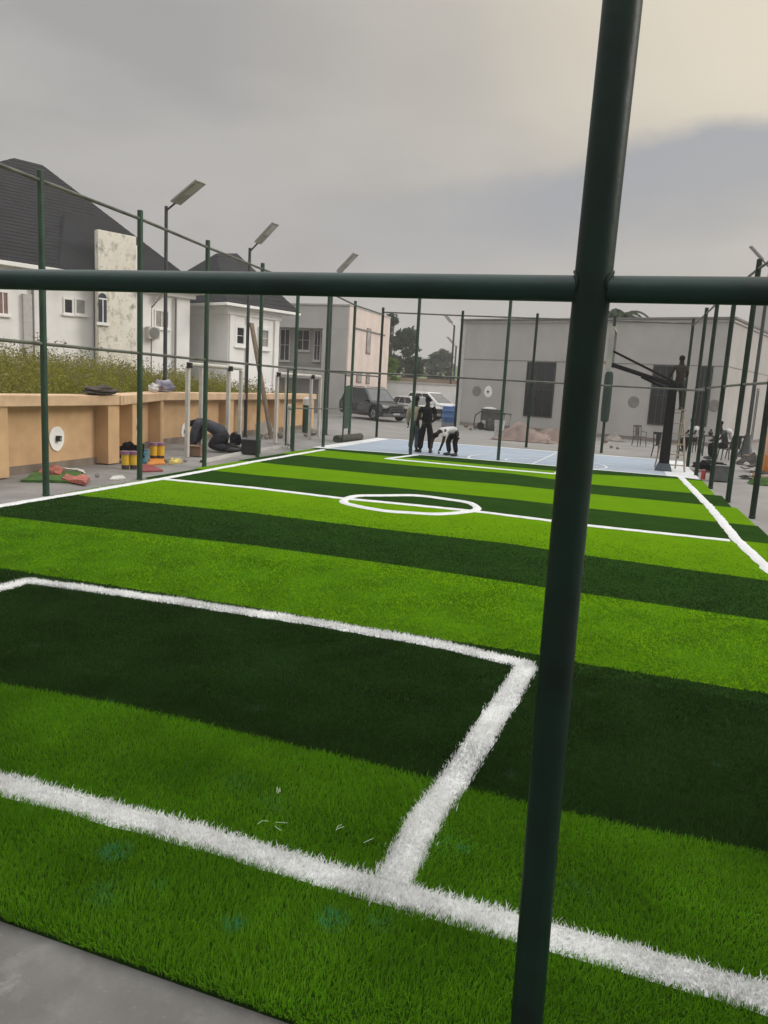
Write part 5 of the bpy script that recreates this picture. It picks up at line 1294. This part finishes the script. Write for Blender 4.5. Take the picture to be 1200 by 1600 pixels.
for i, (px, py, r) in enumerate(((405, 684, .12), (416, 686, .09), (438, 684, .14), (488, 680, .16), (494, 679, .13), (478, 682, .10), (260, 722, .06), (289, 722, .05), (152, 745, .05), (650, 690, .0))):
    if r: stone('grey lump of rubble lying along the foot of the tan wall', G(px, py), r, seed=i, group='rubble along the tan wall')
# kerb edging on the path
kp = [G(316, 722), G(355, 713), G(395, 705), G(440, 699)]; r_ = ribbon(dense(kp, .4), .14, -.02, .07); struct('kerb', r_, mat('kerb_cement', (.40, .38, .35), rough=.9, var=.12))
kp = [G(515, 692), G(545, 688), G(575, 682)]; mb = MB(); mb.tube([kp[0]+Vector((0, .6, .10)), kp[1]+Vector((.1, .9, .10))], .14, 10); o = mb.build('log', mat('dark_log', (.05, .05, .035), rough=.9, var=.3), smooth=True); tag(o, 'dark log lying on the yard behind the far left gate', 'log')

# right-hand side clutter
t = thing('crate', 'grey plastic crate standing on the yard outside the right fence', 'crate', G(1124, 751), R_(8))
mb = MB(); mb.box((0, 0, .20), (.46, .40, .40)); mb.build('tub', mat('grey_crate', (.085, .09, .09), rough=.6, var=.15), t, bevel=.02); mb = MB(); mb.box((0, 0, .41), (.49, .43, .03)); mb.build('rim', mat('grey_crate_rim', (.11, .115, .115), rough=.6), t, bevel=.008)
sack('bag', 'black bag lying behind the grey crate by the right fence', 'bag', G(1108, 736), (.48, .3, .15), CLBLK, 21)
t = thing('paint_can', 'red can standing at the foot of the right fence', 'can', G(1098, 749)); mb = MB(); mb.lathe([(.055, 0), (.06, .01), (.06, .24), (.05, .26)], (0, 0, 0), 16); mb.build('shell', REDP, t, smooth=True); mb = MB(); mb.lathe([(.052, .261), (.052, .27), (.03, .275)], (0, 0, 0), 16); mb.build('lid', STEEL, t, smooth=True)
p = G(1194, 738); t = thing('water_tank', 'orange and peach plastic tank at the right edge of the yard', 'tank', p+Vector((.45, .2, 0)))
mb = MB(); mb.lathe([(.5, 0), (.52, .05), (.52, .55)], (0, 0, 0), 28); mb.build('lower_shell', ORANGE, t, smooth=True); mb = MB(); mb.lathe([(.52, .551), (.53, .6), (.53, 1.3), (.46, 1.42), (.2, 1.5)], (0, 0, 0), 28); mb.build('upper_shell', PEACH, t, smooth=True)
DEB = mat('dark_debris', (.06, .055, .05), rough=.95, var=.4, scale=6)
heap('debris_heap', 'dark heap of building rubbish outside the right fence', 'rubbish heap', G(1180, 726), (.62, .5, .26), DEB, 12, amp=.38)
rd_ = random.Random(77)
for i in range(16):
    px, py = rd_.uniform(1163, 1192), rd_.uniform(712, 748); p = G(px, py); w_, l_, h_ = rd_.uniform(.08, .2), rd_.uniform(.15, .5), rd_.uniform(.02, .1)
    mb = MB(); mb.box((0, 0, h_/2+.01), (l_, w_, h_), Euler((rd_.uniform(-.3, .3), rd_.uniform(-.3, .3), 0))); o = mb.build('offcut', [DEB, WOOD, CARD, BLACK][i % 4], bevel=.006, jitter=.008); o.location = p; o.rotation_euler = (0, 0, rd_.uniform(0, 3)); tag(o, 'dark offcut lying scattered by the rubbish heap', 'offcut', 'offcuts around the rubbish heap')
heap('green_heap', 'small heap of green offcuts at the right edge', 'rubbish heap', G(1196, 756), (.42, .35, .18), GR2, 14, amp=.3)
for i, (px, py, r) in enumerate(((1166, 728, .10), (1168, 737, .07), (1172, 745, .08), (1160, 722, .09), (1183, 744, .06), (1176, 738, .05))): stone('pale scrap lying by the rubbish outside the right fence', G(px, py), r, mat('pale_scrap', (.45, .43, .40), rough=.9, var=.2), 40+i, 'pale scraps by the rubbish', 'scrap')
heap('cement_heap', 'pale grey cement heap piled against the hall wall', 'cement heap', G(958, 688), (.55, .4, .30), mat('cement_grey', (.25, .225, .20), rough=1, var=.2, scale=3), 17)
for px, py, w, h_, lab in ((975, 684, .55, 1.15, 'grey sheet leaning on the hall wall left of the chair'),):
    p = G(px, py); mb = MB(); mb.add([(-w, 0, 0), (w, 0, 0), (w*.7, .35, h_*.55), (.05, .4, h_), (-w*.5, .35, h_*.5), (-w, .03, 0), (w, .03, 0), (w*.7, .38, h_*.55), (.05, .43, h_), (-w*.5, .38, h_*.5)], [(0, 1, 2, 3, 4), (9, 8, 7, 6, 5), (0, 5, 6, 1), (1, 6, 7, 2), (2, 7, 8, 3), (3, 8, 9, 4), (4, 9, 5, 0)])
    o = mb.build('grey_sheet', mat('grey_sheet', (.22, .20, .18), rough=.9)); o.location = p; o.rotation_euler = (0, 0, thh); tag(o, lab, 'sheet')
for i, (px, py, r) in enumerate(((915, 690, .12), (945, 692, .14), (728, 668, .14), (735, 672, .10), (742, 670, .12), (955, 700, .08), (965, 702, .07))): stone('brown lump of rubble at the foot of the grey hall', G(px, py), r, mat('brown_rubble', (.20, .16, .13), rough=1, var=.3), 60+i, 'rubble at the foot of the hall')

# ------------------------------------------------------------------ thin dusty air
mb = MB(); mb.bx(-150, 150, -20, 220, -1.06, 17.5)
hm = bpy.data.materials.new('dusty_air'); hm.use_nodes = True; t = hm.node_tree; t.nodes.remove(t.nodes['Principled BSDF'])
pv = t.nodes.new('ShaderNodeVolumePrincipled'); pv.inputs['Color'].default_value = (.93, .93, .92, 1); pv.inputs['Density'].default_value = .0013; pv.inputs['Anisotropy'].default_value = .2
t.links.new(pv.outputs[0], t.nodes['Material Output'].inputs['Volume'])
hz = mb.build('haze', hm); hz['kind'] = 'stuff'
